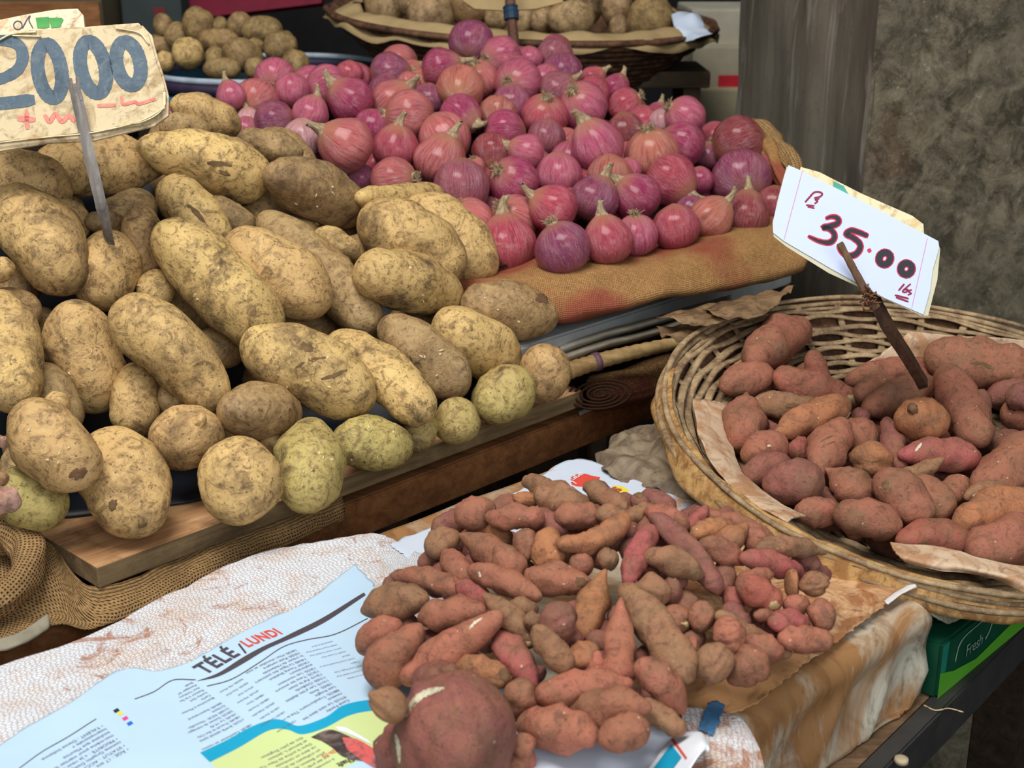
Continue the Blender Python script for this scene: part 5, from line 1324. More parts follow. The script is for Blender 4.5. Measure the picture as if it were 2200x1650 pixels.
# ------------------------------------------------------------------ the wicker basket
wb_ = root('wicker_basket', tuple(BC+BN*-BDEP))
def brim(an, rho, h): return basket_pt(rho*BR, an, h)
vs = []; fs = []; rr_ = rnd(3); NS = 34
for k in range(25):
    s = .10+.87*(k/24)**.85; P = []; W = []
    for i in range(NS*4+1):
        an = 2*math.pi*i/(NS*4); sgn = math.sin(an*NS/2+(math.pi/2)+math.pi*k)*.0028
        sj = s+.010*mn.noise(Vector((math.cos(an)*2, math.sin(an)*2, k*3.3)))
        P.append(basket_pt(sj*BR, an, bowl_h(sj*BR)+sgn+.0035)); W.append(.0056+.0018*mn.noise(Vector((an*2, k, 0))))
    tube(vs, fs, P, W, 6, .38, False, up=BN)
adopt(mesh('woven_strips', vs, fs, WICK, None, True, None, None), wb_)
vs = []; fs = []
for k in range(NS):
    an = 2*math.pi*(k+.5)/NS; P = [basket_pt(s*BR, an+.02*mn.noise(Vector((k, s*3, 0))), bowl_h(s*BR)+.0015) for s in np.linspace(.04, .99, 16)]
    tube(vs, fs, P, .0052, 6, .3, True, up=BN)
adopt(mesh('stakes', vs, fs, WICK, None, True, None, None), wb_)
vs = []; fs = []
for k, (dr, dh, rw) in enumerate(((.0, .0, .0045), (.018, -.008, .004), (.006, .007, .0035), (-.02, -.004, .003))):
    P = [brim(2*math.pi*i/160, 1+dr+.010*mn.noise(Vector((math.cos(6.283*i/160)*3, math.sin(6.283*i/160)*3, k*5.))), dh+.004*mn.noise(Vector((i*.12, k, 0)))) for i in range(160)]; P.append(P[0])
    tube(vs, fs, P, [rw*(1+.4*mn.noise(Vector((i*.15, k*7., 2)))) for i in range(161)], 8, .75, False, up=BN)
adopt(mesh('cane_rim', vs, fs, WICK, None, True, None, None), wb_)
def outer(u, v):
    an = 2*math.pi*u; s = .5+.52*v; h = bowl_h(min(1, s)*BR)-.007; return basket_pt(s*BR, an, h-.003*(1-v))
adopt(grid('outer_wall', 96, 10, outer, WICKD, None, .003, lambda u, v: (u*2, v*.2), closed=True), wb_)
def angof(px, py):
    r = ray(px, py); p = ORG+r*(((BC-ORG)@BN)/(r@BN))-BC; return math.atan2(p@BB, p@BA)
a0, a1 = angof(1436, 800), angof(2230, 1312)
if a1 < a0: a0, a1 = a0, a1+2*math.pi
if a1-a0 > math.pi: a0, a1 = a1-2*math.pi, a0
def bark(u, v):
    an = a0+(a1-a0)*u; w = .017*(1+.8*mn.noise(Vector((u*7, 1, 0))))*(math.sin(math.pi*min(1, max(0, u*1.0)))**.25)
    rho = BR*(.985)+w*1.15*(v-.12); h = .006-.030*max(0, v-.45)**1.3*1.6-.004*v+.004*mn.noise(Vector((u*14, v*2, 4)))
    return basket_pt(rho, an, h)
adopt(grid('bark_rim', 140, 14, bark, BARK, None, .003, lambda u, v: (u, v*.05)), wb_)
tag(wb_, 'round shallow wicker basket with a palm bark rim, full of sweet potatoes', 'basket')
def onrim(px, py, h):
    r = ray(px, py); n0 = BC+BN*h; return ORG+r*(((n0-ORG)@BN)/(r@BN))
for spec, lb, amp in (
    ([[(1488, 856, -.004), (1530, 862, -.012), (1585, 885, -.03)], [(1500, 930, .0), (1535, 940, -.010), (1575, 960, -.028)], [(1535, 1000, .003), (1565, 1005, -.006), (1600, 1020, -.022)], [(1590, 1065, .005), (1615, 1062, .0), (1650, 1065, -.012)], [(1690, 1125, .006), (1705, 1115, .003), (1730, 1110, -.004)]], 'stiff pinkish-brown fibre sheet lining the basket inside the bark rim', .003),
    ([[(1955, 712, -.006), (2060, 722, -.003), (2150, 726, -.002), (2260, 738, 0)], [(1900, 755, -.028), (2020, 765, -.03), (2130, 770, -.03), (2260, 780, -.02)], [(1835, 795, -.052), (1960, 812, -.055), (2100, 820, -.055), (2260, 830, -.045)]], 'speckled fibre sheet lining the basket behind the price stick', .002),
    ([[(1912, 1168, .004), (2000, 1172, .004), (2110, 1200, .004), (2260, 1225, .006)], [(1925, 1190, .008), (2010, 1208, .009), (2120, 1225, .010), (2260, 1262, .010)], [(1945, 1205, .004), (2030, 1228, .003), (2130, 1238, .002), (2260, 1312, -.002)]], 'speckled fibre sheet folded over the near basket rim', .003)):
    o = sheet('fibre_liner', [[onrim(*q) for q in r] for r in spec], HIDE, None, .0022, (60, 40), amp, 22., len(lb), .02)
    tag(o, lb, 'liner')

# ------------------------------------------------------------------ price cards
CARD = mat_paper('card_white', (198, 208, 238), .03, .5); CBACK = mat_stained('old_card', (222, 208, 168), (202, 168, 110), (160, 120, 70), .5, 14.)
CPL = (at_d(1840, 515, 1.43), -FW+UP*.12-RT*.28)
pcard = root('price_card_35', tuple(at_d(1840, 515, 1.43)))
pcard.name = 'price_card'
adopt(plate('backing_board', [(1720, 357), (1760, 368), (1850, 414), (1960, 462), (1984, 480), (1986, 515), (1960, 560), (1700, 430)], CPL, .002, CBACK, None, -.004), pcard)
adopt(plate('card_edge', [(1690, 357), (1700, 362), (2014, 522), (2020, 534), (2014, 600), (1994, 678), (1980, 678), (1780, 586), (1690, 530), (1662, 508), (1660, 480), (1670, 430)], CPL, .0016, mat_plain('card_side', srgb(196, 190, 164), .8, .2, .1), None, -.0018), pcard)
adopt(plate('white_sheet', [(1694, 355), (1720, 366), (1852, 432), (2016, 518), (2018, 532), (2004, 580), (1998, 625), (1984, 676), (1900, 640), (1790, 580), (1684, 518), (1661, 500), (1660, 478), (1672, 430), (1684, 380)], CPL, .0005, CARD, None, 0), pcard)
adopt(plate('green_patch', [(1790, 388), (1812, 398), (1828, 424), (1790, 404)], CPL, .0006, mat_plain('card_green', srgb(72, 158, 140), .6, .3, .2), None, -.0025), pcard)
K = lambda pts: [(1640+x/4.583, 340+y/4.583) for x, y in pts]
S3 = K([(622, 592), (665, 578), (715, 582), (742, 612), (728, 645), (660, 668), (590, 682), (650, 695), (698, 745), (692, 800), (640, 832), (545, 815), (450, 772)])
S5 = K([(1018, 762), (940, 730), (865, 712), (818, 748), (880, 780), (945, 835), (952, 890), (910, 945), (840, 962), (778, 925), (745, 870)])
ell = lambda cx, cy, rx, ry, rot, n=14: [(cx+rx*math.cos(t)*math.cos(rot)-ry*math.sin(t)*math.sin(rot), cy+rx*math.cos(t)*math.sin(rot)+ry*math.sin(t)*math.cos(rot)) for t in [2*math.pi*i/n for i in range(n)]]
Z1 = K(ell(1195, 988, 54, 60, .5)); Z2 = K(ell(1408, 1090, 54, 56, .5))
mk = lambda nm, ss, mt, off: join_mesh(nm, [stroke('s', p, w, CPL, off, mt, None, closed=c) for p, w, c in ss], mt, pcard)
RED = mat_paper('marker_red', (206, 40, 72), .1); DRED = mat_paper('marker_dark_red', (142, 26, 62), .1); MB = mat_paper('marker_black', (44, 40, 50), .25)
mk('digits_red_outline', [(S3, [9, 14, 15, 14, 15, 9], False), (S5, [13, 15, 15, 16, 13], False), (Z1, 17.5, True), (Z2, 17.5, True), (K([(1038, 912), (1050, 906)]), 9, False)], RED, .0006)
mk('digits_black', [(S3, [3, 9, 10, 9, 10, 3], False), (S5, [8, 10, 10, 11, 8], False), (Z1, 13.5, True), (Z2, 13.5, True)], MB, .0009)
mk('rupee_sign', [(K([(415, 430), (455, 385), (498, 340), (545, 333), (580, 350), (560, 378), (505, 392)]), 4, False), (K([(548, 400), (512, 408), (534, 424), (508, 446)]), 3.5, False), (K([(425, 462), (500, 470)]), 3.5, False), (K([(440, 478), (500, 492)]), 3.5, False)], DRED, .0006)
mk('unit_lbs', [(K([(1335, 1300), (1385, 1242)]), 4, False), (K([(1448, 1240), (1372, 1308), (1405, 1320), (1420, 1292), (1392, 1296)]), 3.5, False), (K([(1458, 1298), (1425, 1308), (1455, 1332), (1425, 1345)]), 3.5, False), (K([(1300, 1350), (1425, 1382)]), 4.5, False), (K([(1310, 1372), (1425, 1412)]), 4, False)], DRED, .0006)
mk('margin_lines', [(K([(385, 125), (203, 805)]), 1.3, False), (K([(1615, 790), (1460, 1480)]), 1.3, False)], mat_paper('margin_pink', (214, 130, 170), .05), .0005)
tag(pcard, 'white price card reading 35.00, tied to a stick in the basket', 'price card')
stk = root('card_stick', tuple(at_d(1965, 790, 1.45)))
def bar(nm, pts, w0, w1, mat, par, flat_=.6, seg=8, seed=0):
    vs = []; fs = []; P = spline([at_d(*q) for q in pts], 8); n = len(P)
    tube(vs, fs, P, [(w0+(w1-w0)*i/(n-1))*(1+.12*mn.noise(Vector((i*.5, seed, 0)))) for i in range(n)], seg, flat_, True, up=-FW)
    return adopt(mesh(nm, vs, fs, mat, None, False, None, 'c'), par)
bar('thin_end', [(1804, 522, 1.408), (1832, 575, 1.412), (1862, 630, 1.42), (1882, 662, 1.425)], .0036, .0052, mat_wood('twig', (128, 98, 72), (88, 62, 46), 12., 2), stk)
bar('stick_body', [(1872, 630, 1.432), (1910, 705, 1.438), (1950, 768, 1.465), (1984, 826, 1.53)], .0072, .0078, STICK, stk, .8, 4)
vs = []; fs = []; r_ = rnd(8)
for k in range(26):
    c_ = np.array([1868+r_.uniform(-14, 16), 640+r_.uniform(-26, 22)]); a_ = r_.uniform(0, 6.28); L_ = r_.uniform(5, 16)
    tube(vs, fs, spline([at_d(c_[0]-L_*math.cos(a_), c_[1]-L_*math.sin(a_)*.7, 1.418+r_.uniform(-.006, .01)), at_d(c_[0]+r_.uniform(-5, 5), c_[1]+r_.uniform(-5, 5), 1.412), at_d(c_[0]+L_*math.cos(a_), c_[1]+L_*math.sin(a_)*.7, 1.42+r_.uniform(-.006, .01))], 4), .0008, 4)
adopt(mesh('twine_knot', vs, fs, mat_plain('twine', srgb(112, 76, 56), .9, .1), None, True, None, 'c'), stk)
tag(stk, 'dark split stick planted in the basket, holding the 35.00 card with twine', 'stick')

DPL = (at_d(170, 180, 1.44), -FW+UP*.22-RT*.05)
oc = root('price_card', tuple(at_d(170, 180, 1.44)))
KR = mat_stained('worn_card', (204, 184, 146), (174, 148, 108), (136, 108, 76), .5, 18., .7)
adopt(plate('rear_layer', [(-60, 84), (0, 72), (120, 60), (250, 50), (305, 53), (325, 74), (334, 110), (350, 160), (361, 205), (360, 246), (330, 268), (200, 300), (100, 305), (0, 322), (-60, 326)], DPL, .003, mat_stained('card_edge_brown', (206, 184, 146), (158, 130, 96), (120, 94, 66), .5, 22.), None, -.004), oc)
adopt(plate('card_face', [(-60, 100), (-10, 96), (30, 70), (60, 66), (180, 62), (250, 54), (298, 50), (318, 72), (326, 98), (338, 140), (352, 178), (358, 212), (348, 236), (300, 270), (190, 284), (80, 296), (0, 304), (-60, 308)], DPL, .002, KR, None, 0), oc)
sd = lambda nm, ss, mt, off: join_mesh(nm, [stroke('s', p, w, DPL, off, mt, None, closed=c) for p, w, c in ss], mt, oc)
SLATE = mat_stained('slate_paint', (78, 94, 106), (64, 78, 90), (104, 114, 118), .5, 30.)
sd('digits', [(ell(108, 154, 25, 58, -.16), [30]*9, True), (ell(201, 146, 26, 56, -.22), [30]*9, True), (ell(277, 138, 25, 47, -.22), [30]*9, True), ([(-40, 96), (0, 88), (38, 96), (50, 122), (38, 152), (0, 172), (-40, 180)], [20, 24, 26, 24, 20], False), ([(-40, 228), (20, 222), (68, 216)], 27, False)], SLATE, .0016)
REDP = mat_stained('faded_red', (222, 128, 112), (214, 100, 92), (206, 160, 140), .5, 60.)
for q_ in ([([(212, 228), (248, 227)], 8, False)], [([(262, 210), (266, 225), (290, 220), (300, 224), (334, 214)], 7, False)], [([(42, 256), (74, 258)], 12, False), ([(58, 240), (60, 276)], 10, False)], [([(98, 250), (108, 262), (120, 246), (134, 262), (148, 250), (160, 260)], 10, False)]): sd('red_scrawl', q_, REDP, .0016)
r_ = rnd(21)
for k, (pth, w_) in enumerate((([(-50, 95), (-10, 92), (30, 74), (80, 70)], 9), ([(30, 78), (90, 80)], 7), ([(250, 62), (300, 72), (322, 96)], 5), ([(355, 200), (350, 236), (310, 262), (250, 272)], 6), ([(356, 232), (300, 262), (200, 286), (100, 296), (-40, 312)], 7))):
    vs = []; fs = []; P = spline([on_plane(x, y, DPL[0], DPL[1]/np.linalg.norm(DPL[1])) -FW*.003 for x, y in pth], 6); tube(vs, fs, P, [w_/FPX*1.44*.5*(1+.5*mn.noise(Vector((i*.8, k, 0)))) for i in range(len(P))], 6, .5)
    adopt(mesh('curled_fibre', vs, fs, CBACK, None, False, None, 'c'), oc)
tag(oc, 'worn brown cardboard price card painted 2000, on a grey stake in the potatoes', 'price card')
YPL = (at_d(90, 50, 1.475), -FW+UP*.2-RT*.05)
yc = plate('carton_piece', [(-40, 52), (0, 44), (60, 32), (120, 22), (168, 20), (180, 34), (184, 70), (100, 90), (-40, 110)], YPL, .003, mat_stained('carton_rust', (222, 206, 172), (196, 142, 92), (160, 90, 50), .56, 16.), None)
tag(yc, 'rust-edged carton piece with green print sticking up behind the 2000 card', 'cardboard')
GM = mat_plain('green_print', srgb(72, 150, 74), .6, .3)
gp = plate('green_print', [(78, 40), (106, 38), (108, 60), (100, 62), (82, 62)], YPL, .0005, GM, None, .002); adopt(gp, yc)
adopt(plate('green_print', [(106, 40), (134, 40), (138, 44), (130, 60), (112, 62)], YPL, .0005, GM, None, .002), yc)
o = join_mesh('lettering', [stroke('s', p, 2.6, YPL, .002, INK, None, closed=c) for p, c in ((ell(40, 56, 9, 9, 0), True), ([(50, 62), (56, 50), (62, 40), (66, 36), (64, 46), (72, 62)], False))], INK, None); adopt(o, yc)
stv = root('wooden_stake', tuple(at_d(232, 497, 1.47)))
bar('stake_body', [(158, 180, 1.415), (172, 240, 1.42), (196, 350, 1.43), (222, 460, 1.45), (240, 540, 1.52)], .0062, .0064, STAKE, stv, .45, 4)
bar('split_prong', [(150, 168, 1.413), (155, 190, 1.415), (162, 215, 1.418)], .0022, .003, STAKE, stv, .6, 4); bar('split_prong', [(166, 166, 1.413), (168, 190, 1.415), (174, 215, 1.418)], .0018, .003, STAKE, stv, .6, 4)
tag(stv, 'weathered grey split stake standing in the potatoes in front of the 2000 card', 'stake')

# ------------------------------------------------------------------ things farther back
def bowl(nm, c, R, dep, n, mat, parent, ratio=.7, thick=.006, seg=64, rings=10):
    n = np.array(n, float); n /= np.linalg.norm(n); a = np.cross(n, [0, 1, 0]); a /= np.linalg.norm(a); b = np.cross(n, a)
    def g(u, v):
        an = 2*math.pi*u; s = v; rr = R*(ratio*min(1, s*2.2) if s < .45 else ratio+(1-ratio)*(s-.45)/.55); h = -dep if s < .45 else -dep*(1-((s-.45)/.55))
        return c+(a*math.cos(an)+b*math.sin(an))*(rr+.0001)+n*h
    o = grid(nm, seg, rings*2, g, mat, None, thick, lambda u, v: (u*R*6, v*.4), closed=True); return adopt(o, parent), a, b, n
bc = at_d(578, 150, 2.72); bb_ = root('blue_basket', tuple(bc+np.array([0, 0, -.12])))
TEAL = mat_plain('teal_baked_shade', srgb(8, 44, 62), .4, .5, .15)  # teal darkened so the colour carries the shade inside the basket
o, a_, b_, n_ = bowl('mesh_wall', bc, (.24), .12, (0.0, -.01, 1), TEAL, bb_, .82)
for nm_, rr, hh, rw, mt in (('steel_rim', .241, .004, .006, mat_plain('rim_steel', srgb(170, 180, 190), .3, .6)), ('dark_band', .242, -.012, .011, mat_plain('rim_dark', srgb(50, 40, 60), .4, .5)), ('blue_band', .238, -.038, .010, mat_plain('band_blue', srgb(22, 120, 160), .4, .5))):
    vs = []; fs = []; P = [bc+(a_*math.cos(t)+b_*math.sin(t))*rr+n_*hh for t in [2*math.pi*i/80 for i in range(81)]]; tube(vs, fs, P, rw, 8, 1, False); adopt(mesh(nm_, vs, fs, mt, None, True, None, 'c'), bb_)
tag(bb_, 'teal blue plastic mesh basket with steel rim behind the 2000 card', 'basket')
o = box('dark_crate', (.55, .5, bc[2]-.135), DARKW, loc=(bc[0], bc[1]+.02, (bc[2]-.135)/2)); tag(o, 'dark wooden crate in shadow under the blue basket', 'crate')
tcn = at_d(1122, 30, 2.86); tr = root('woven_tray', tuple(tcn+np.array([0, 0, -.13])))
o, a_, b_, n_ = bowl('tray_body', tcn, .405, .13, (.045, -.055, 1), WICKD, tr, .60, .008)
vs = []; fs = []
for k in range(10):
    P = [tcn+(a_*math.cos(t)+b_*math.sin(t))*(.41-.013*k)*(1+.006*math.sin(t*20+k*3))+n_*(-.003-.0115*k) for t in [2*math.pi*i/140 for i in range(141)]]; tube(vs, fs, P, [.006*(1+.4*mn.noise(Vector((i*.2, k, 0)))) for i in range(141)], 6, 1, False)
adopt(mesh('coiled_strips', vs, fs, WICKD, None, True, None, 'c'), tr)
KRAFT = mat_plain('kraft_lining', srgb(168, 142, 100), .8, .2, .12, 20.)
def lin(u, v):
    an = 2*math.pi*u; rr = .350+.066*v+.012*mn.noise(Vector((math.cos(an)*6, math.sin(an)*6, v))); return tcn+(a_*math.cos(an)+b_*math.sin(an))*rr+n_*(.010+.020*mn.noise(Vector((math.cos(an)*5, math.sin(an)*5, 3+v)))-.030*v*v)
adopt(grid('paper_lining', 150, 6, lin, KRAFT, None, .0015, closed=True), tr)
tag(tr, 'wide round woven tray lined with brown paper behind the onions', 'tray')
o = box('dark_crate', (.34, .4, tcn[2]-.142), DARKW, loc=(tcn[0]-.04, tcn[1]+.10, (tcn[2]-.142)/2)); tag(o, 'dark wooden crate in shadow under the wide woven tray', 'crate')
BPLN = (at_d(1500, 60, 2.66), -FW+UP*.6)
o = sheet('white_plastic_bag', net([[(1440, 38, 2.70), (1480, 28, 2.70), (1505, 45, 2.68)], [(1450, 55, 2.64), (1485, 52, 2.62), (1520, 62, 2.62)], [(1465, 78, 2.62), (1495, 82, 2.6), (1530, 76, 2.6)]]), mat_plain('bag_white', srgb(196, 206, 222), .4, .4, .1), None, .002, (24, 16), .02, 14., 5, .05)
tag(o, 'crumpled white plastic bag on the edge of the woven tray', 'plastic bag')
sk = root('banded_stick', tuple(at_d(1105, 110, 2.40)))
bar('shaft', [(1094, -60, 2.44), (1097, 20, 2.42), (1102, 70, 2.41), (1106, 118, 2.40)], .0095, .0095, mat_wood('reddish_stick', (120, 80, 62), (78, 50, 40), 10., 2), sk, .8, 6)
bar('blue_band', [(1096, 14, 2.418), (1098, 28, 2.416), (1099, 42, 2.415)], .0135, .0135, mat_plain('blue_rubber', srgb(30, 52, 74), .6, .3), sk, .9, 10)
tag(sk, 'reddish stick with a blue rubber band rising behind the onion heap', 'stick')
o = plate('brown_paper_tag', [(985, -40), (1225, -40), (1208, 6), (1150, 20), (1090, 24), (1020, 20), (996, 4)], (at_d(1100, 0, 2.5), -FW+UP*.2), .004, KRAFT); tag(o, 'brown paper tag hanging on the reddish stick with the blue band', 'tag')
o = plate('red_board', [(372, -40), (705, -40), (692, 10), (560, 26), (462, 38), (392, 30)], (at_d(540, 10, 3.5), -FW), .03, mat_plain('crimson', srgb(116, 8, 40), .6, .2, .15)); tag(o, 'dark crimson board hanging above the blue basket potatoes', 'board')
for nm_, q, d_, col, lb, ct in (
    ('wooden_crate', (90, 30, 260, 190), 3.3, (98, 88, 68), 'grey-brown wooden crate in the gloom behind the 2000 card', 'crate'),
    ('grey_cabinet', (325, 20, 130, 260), 3.4, (60, 68, 66), 'dim grey-green cabinet behind the blue basket', 'cabinet'),
    ('polystyrene_box', (1560, 60, 150, 76), 3.25, (188, 180, 160), 'off-white box topmost in the stack beside the pillar', 'box'),
    ('polystyrene_box', (1560, 146, 146, 88), 3.25, (170, 160, 138), 'off-white box middle in the stack beside the pillar, with a red label', 'box'),
    ('polystyrene_box', (1562, 250, 150, 112), 3.25, (176, 164, 134), 'off-white box lowest in view in the stack beside the pillar', 'box')):
    c_ = at_d(q[0], q[1], d_); w_ = q[2]*d_/FPX; h_ = q[3]*d_/FPX*1.04
    o = box(nm_, (w_, .3, h_), mat_plain(nm_+'_m', srgb(*col), .8, .2, .15, 10.), loc=(c_[0], c_[1]+.15, c_[2]), bev=.006); tag(o, lb, ct)
    if nm_ == 'wooden_crate':
        for k in range(3): s_ = box('slat', (w_*.98, .012, h_*.26), RAIL, o, (0, -.156, h_*(-.33+.33*k)), 0, .002)
    if 'red label' in lb:
        s_ = box('red_label', (.055, .004, .038), mat_plain('label_red', srgb(190, 36, 48), .6, .3), o, (.01, -.151, -.036), 0, .0005)
    if nm_ == 'grey_cabinet': box('red_sticker', (.03, .004, .05), mat_plain('sticker', srgb(110, 40, 44), .6, .3), o, (.02, -.151, -.02), 0, .0005)
    low = c_[2]-h_/2
    if lb.startswith('off-white box lowest') or nm_ in ('wooden_crate', 'grey_cabinet'):
        tag(box('dark_crate', (w_*.9, .34, low-.002), DARKW, loc=(c_[0], c_[1]+.2, low/2)), {'wooden_crate': 'dark crate under the dim wooden crate', 'grey_cabinet': 'dark crate under the dim grey-green cabinet'}.get(nm_, 'dark crate under the off-white boxes'), 'crate')
sl = root('wooden_stool', tuple(at_d(1400, 160, 2.75)*np.array([1, 1, 0])))
c_ = at_d(1400, 172, 2.75); STL = mat_wood('stool_wood', (112, 92, 70), (78, 60, 44), 8.)
adopt(box('seat', (.24, .22, .034), STL, loc=tuple(c_+np.array([0, .11, 0])), bev=.005), sl)
for dx in (-.09, .085):
    for dy in (.03, .19): adopt(box('leg', (.036, .036, c_[2]-.017), STL, loc=(c_[0]+dx, c_[1]+dy, (c_[2]-.017)/2), bev=.003), sl)
tag(sl, 'old wooden stool under the rim of the woven tray, near the pillar', 'stool')

# ------------------------------------------------------------------ scars, cut faces and eyes on single vegetables
from mathutils.bvhtree import BVHTree
def hits(o):
    t = BVHTree.FromPolygons([v.co+o.location for v in o.data.vertices], [tuple(p.vertices) for p in o.data.polygons])
    def h(px, py, off=.0006):
        r = Vector(ray(px, py)).normalized(); q = t.ray_cast(Vector(ORG), r)
        if q[0] is None: return None
        return np.array(q[0]+q[1].normalized()*off*(1 if q[1].dot(r) < 0 else -1))
    return h
def streak(o, nm, pts, w, mat, off=.0006):
    """a thin scar following the skin between photo points"""
    h = hits(o); Q = spline([np.array([x, y, 0.]) for x, y in pts], 6); n = len(Q); vs = []; fs = []; row = []
    for i, q in enumerate(Q):
        t = Q[min(n-1, i+1)]-Q[max(0, i-1)]; t /= np.linalg.norm(t)+1e-9; s = np.array([-t[1], t[0]]); ww = w*(math.sin(math.pi*(i+.6)/(n+.2))**.5)*(1+.5*mn.noise(Vector((i*.9, w, 0))))/2
        a, c_, b = h(q[0]+s[0]*ww, q[1]+s[1]*ww, off*.2), h(q[0], q[1], off), h(q[0]-s[0]*ww, q[1]-s[1]*ww, off*.2)
        if a is None or b is None or c_ is None: continue
        row.append((a, c_, b))
    for r in row: vs += list(r)
    for i in range(len(row)-1):
        for j in (0, 1): fs.append((3*i+j, 3*i+j+1, 3*i+j+4, 3*i+j+3))
    if fs: adopt(mesh(nm, vs, fs, mat, None, True, None, 'c'), o)
def spot(o, nm, cx, cy, rx, ry, rot, mat, off=.0008, dome=0.):
    h = hits(o); vs = [h(cx, cy, off+dome)]; fs = []; S = 18; R = 3
    if vs[0] is None: return
    for k in range(1, R+1):
        for i in range(S):
            a = 2*math.pi*i/S; f = k/R*(.8+.45*mn.noise(Vector((math.cos(a)*1.3, math.sin(a)*1.3, cx)))+.12*math.sin(a*7+cx)); x, y = rx*f*math.cos(a), ry*f*math.sin(a)
            p = h(cx+x*math.cos(rot)-y*math.sin(rot), cy+x*math.sin(rot)+y*math.cos(rot), (off+dome*(1-f*f)) if k < R else off*.15)
            vs.append(p if p is not None else vs[0] if k == 1 else vs[1+(k-2)*S+i])
    for i in range(S): fs.append((0, 1+i, 1+(i+1) % S))
    for k in range(R-1):
        for i in range(S):
            a = 1+k*S+i; b = 1+k*S+(i+1) % S; fs.append((a, a+S, b+S, b))
    adopt(mesh(nm, vs, fs, mat, None, True, None, 'c'), o).color = o.color
SOIL = mat_plain('black_soil', srgb(112, 88, 60), .9, .15, .3, 120., .5); PALE = mat_stained('pale_scar', (206, 200, 170), (160, 140, 112), (120, 96, 76), .5, 60.)
CUT = mat_stained('cut_flesh', (186, 158, 112), (150, 118, 78), (104, 78, 54), .5, 90.); DARKN = mat_plain('dark_knob', srgb(112, 82, 58), .85, .2, .3, 90., .5); FLK = mat_stained('skin_flake', (220, 194, 150), (190, 156, 110), (140, 110, 76), .55, 90.)
def R_(k):
    c = [o for l, o in REG.items() if k in l]
    if not c: print('MISSING', k)
    return c[0] if c else next(iter(REG.values()))
for k, pts, w_ in (('giant purple', [(872, 1540), (884, 1515), (905, 1494), (930, 1484), (955, 1478)], 15), ('giant purple', [(850, 1578), (856, 1605), (858, 1640)], 9),
                   ('gourd-shaped', [(1562, 908), (1575, 892), (1598, 884)], 8), ('nicked tip', [(1966, 970), (1974, 960), (1980, 952)], 6), ('long front sweet', [(1008, 1352), (1020, 1338), (1036, 1328)], 6), ('banded sweet', [(1029, 1228), (1032, 1240)], 5), ('peeled yellow', [(2090, 1066), (2112, 1058), (2128, 1052)], 9)):
    streak(R_(k), 'pale_scar', pts, w_, PALE)
for k, pts, w_ in (('black smear', [(445, 350), (470, 352), (498, 356)], 12), ('long dark scrape', [(402, 440), (420, 455), (440, 478)], 12), ('long dark gouges', [(635, 790), (665, 775), (700, 768)], 9), ('long dark gouges', [(690, 815), (720, 806), (745, 795)], 9), ('gash on the liner', [(2085, 780), (2110, 782), (2135, 792)], 9),
                   ('diagonal scratches', [(1762, 950), (1775, 942), (1790, 936)], 4), ('diagonal scratches', [(1764, 962), (1780, 954), (1794, 948)], 4), ('curved crack', [(1846, 984), (1872, 992), (1900, 986)], 3), ('peeled shoulder', [(880, 765), (890, 780), (905, 772)], 5)):
    streak(R_(k), 'dark_mark', pts, w_, SOIL)
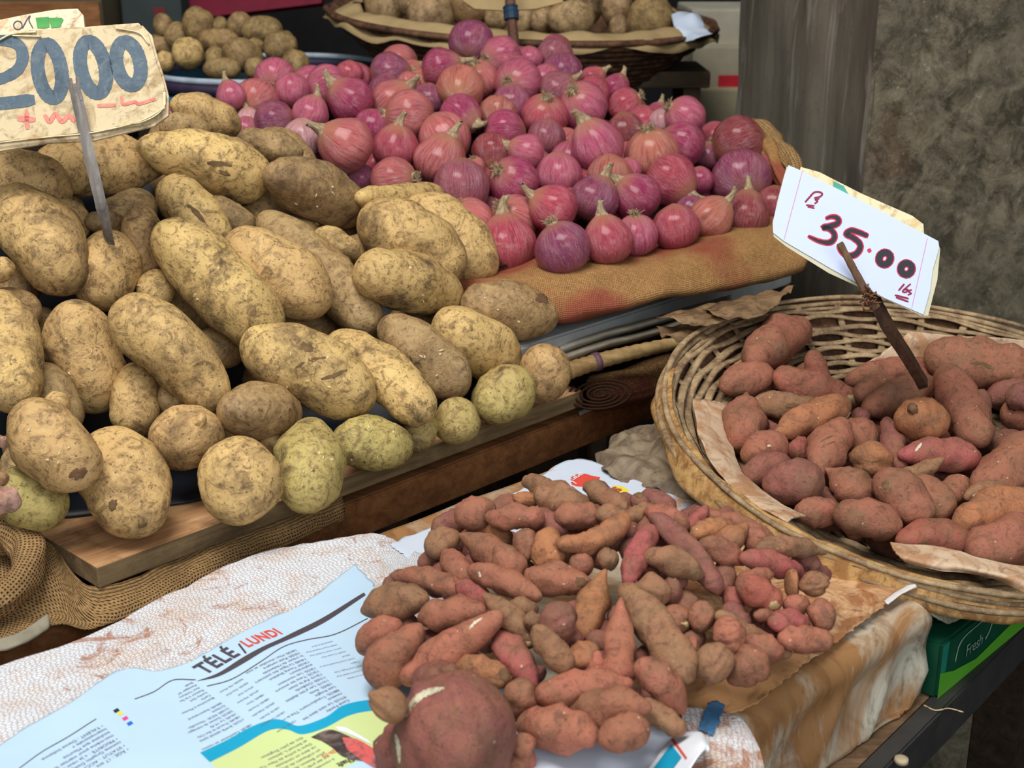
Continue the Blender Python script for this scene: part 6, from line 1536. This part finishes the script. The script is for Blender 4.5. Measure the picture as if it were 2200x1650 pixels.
for k, cx, cy, rx, ry, rot, mt, nm_ in (('black smear', 482, 372, 16, 7, .4, SOIL, 'dark_mark'), ('brown bruise', 244, 1085, 12, 16, .5, SOIL, 'dark_mark'), ('brown bruise', 305, 1128, 14, 7, -.4, SOIL, 'dark_mark'), ('wrinkled brown end', 168, 1018, 24, 16, -.5, DARKN, 'brown_end'),
                   ('one deep eye', 1062, 805, 12, 9, 0, SOIL, 'eye'), ('torn brown cap', 1165, 640, 18, 16, .3, DARKN, 'torn_cap'), ('heavy pale', 658, 745, 18, 14, .4, SOIL, 'dark_mark'),
                   ('knobbly two-lobed', 385, 272, 22, 10, 0, SOIL, 'dark_mark'),
                   ('woody cut end by', 927, 1188, 18, 20, .3, CUT, 'cut_face'), ('red sweet potato with a woody', 1665, 1306, 15, 18, .2, CUT, 'cut_face'), ('upright stub with', 1374, 1064, 11, 10, 0, SOIL, 'hollow_end'), ('snapped-off', 1134, 1384, 13, 8, .2, CUT, 'broken_end'), ('pale cut end', 1838, 858, 20, 14, .3, CUT, 'cut_face'),
                   ('dark shrunken', 1085, 1450, 20, 20, .2, DARKN, 'shrunken_end'), ('scarred shoulder', 1250, 1252, 20, 14, .3, DARKN, 'dark_mark'), ('two tan chips', 1652, 958, 6, 4, 0, FLK, 'chip'), ('one dark knot', 1903, 1042, 9, 12, 0, SOIL, 'knot'), ('black eye', 1986, 1166, 8, 6, 0, SOIL, 'eye'), ('scabby patch', 1700, 872, 18, 9, 0, DARKN, 'dark_mark'),
                   ('lumpy double', 1180, 1050, 26, 9, .2, CUT, 'rough_patch'), ('broken root', 1188, 1222, 18, 12, 0, CUT, 'cut_face')):
    if rx: spot(R_(k), nm_, cx, cy, rx, ry, rot, mt)
for k, cx, cy, rx, mt, dm in (('pointed nub', 430, 905, 16, POT, .008), ('dark nub', 1962, 880, 14, DARKN, .008), ('egg-like', 1472, 1342, 9, CUT, .002), ('withered', 1494, 1400, 9, DARKN, .002)):
    spot(R_(k), 'nub', cx, cy, rx, rx, 0, mt, .0006, dm)
r_ = rnd(77)
for key in ('thick muddy', 'biggest diagonal', 'chips of onion', 'heavy pale', 'torn brown cap', 'grey scabby', 'fat tan potato', 'curved banana', 'lime-tinged', 'kidney-shaped', 'dusty potato with', 'green-flushed'):
    o = R_(key); c_ = proj(np.array(o.location)); 
    for j in range(5):
        x, y = c_[0]+r_.uniform(-55, 55), c_[1]+r_.uniform(-40, 40); spot(o, 'skin_flake', x, y, r_.uniform(3, 7), r_.uniform(1.5, 3), r_.uniform(0, 3), FLK, .0012)

def lobe(key, spec, nm, kind, lump, seed):
    o = R_(key); it = Tuber(spec.split(), ''); p = proj(np.array(o.location)); it.dA = it.dB = it.hA = it.hB = p[2]; it.round = True
    it.dA = it.dB = p[2]+float(spec.split()[10]); vs, fs = tuber_mesh(it, seed, 30, 24, lump, kind); c = mesh(nm, vs, fs, SWT, None, True, None, 'c'); c.color = o.color; adopt(c, o)
GROW[0] = 1.
lobe('pink forked', '1742 752 1766 850 52 2 .1 0 0 c .004', 'fork_arm', 'sweet', .1, 31)
lobe('giant purple', '846 1690 930 1540 150 6 .2 .1 0 m .020', 'side_lobe', 'sweet', .2, 32)
lobe('giant purple', '905 1462 985 1490 90 4 0 0 0 m .03', 'side_lobe', 'sweet', .2, 33)
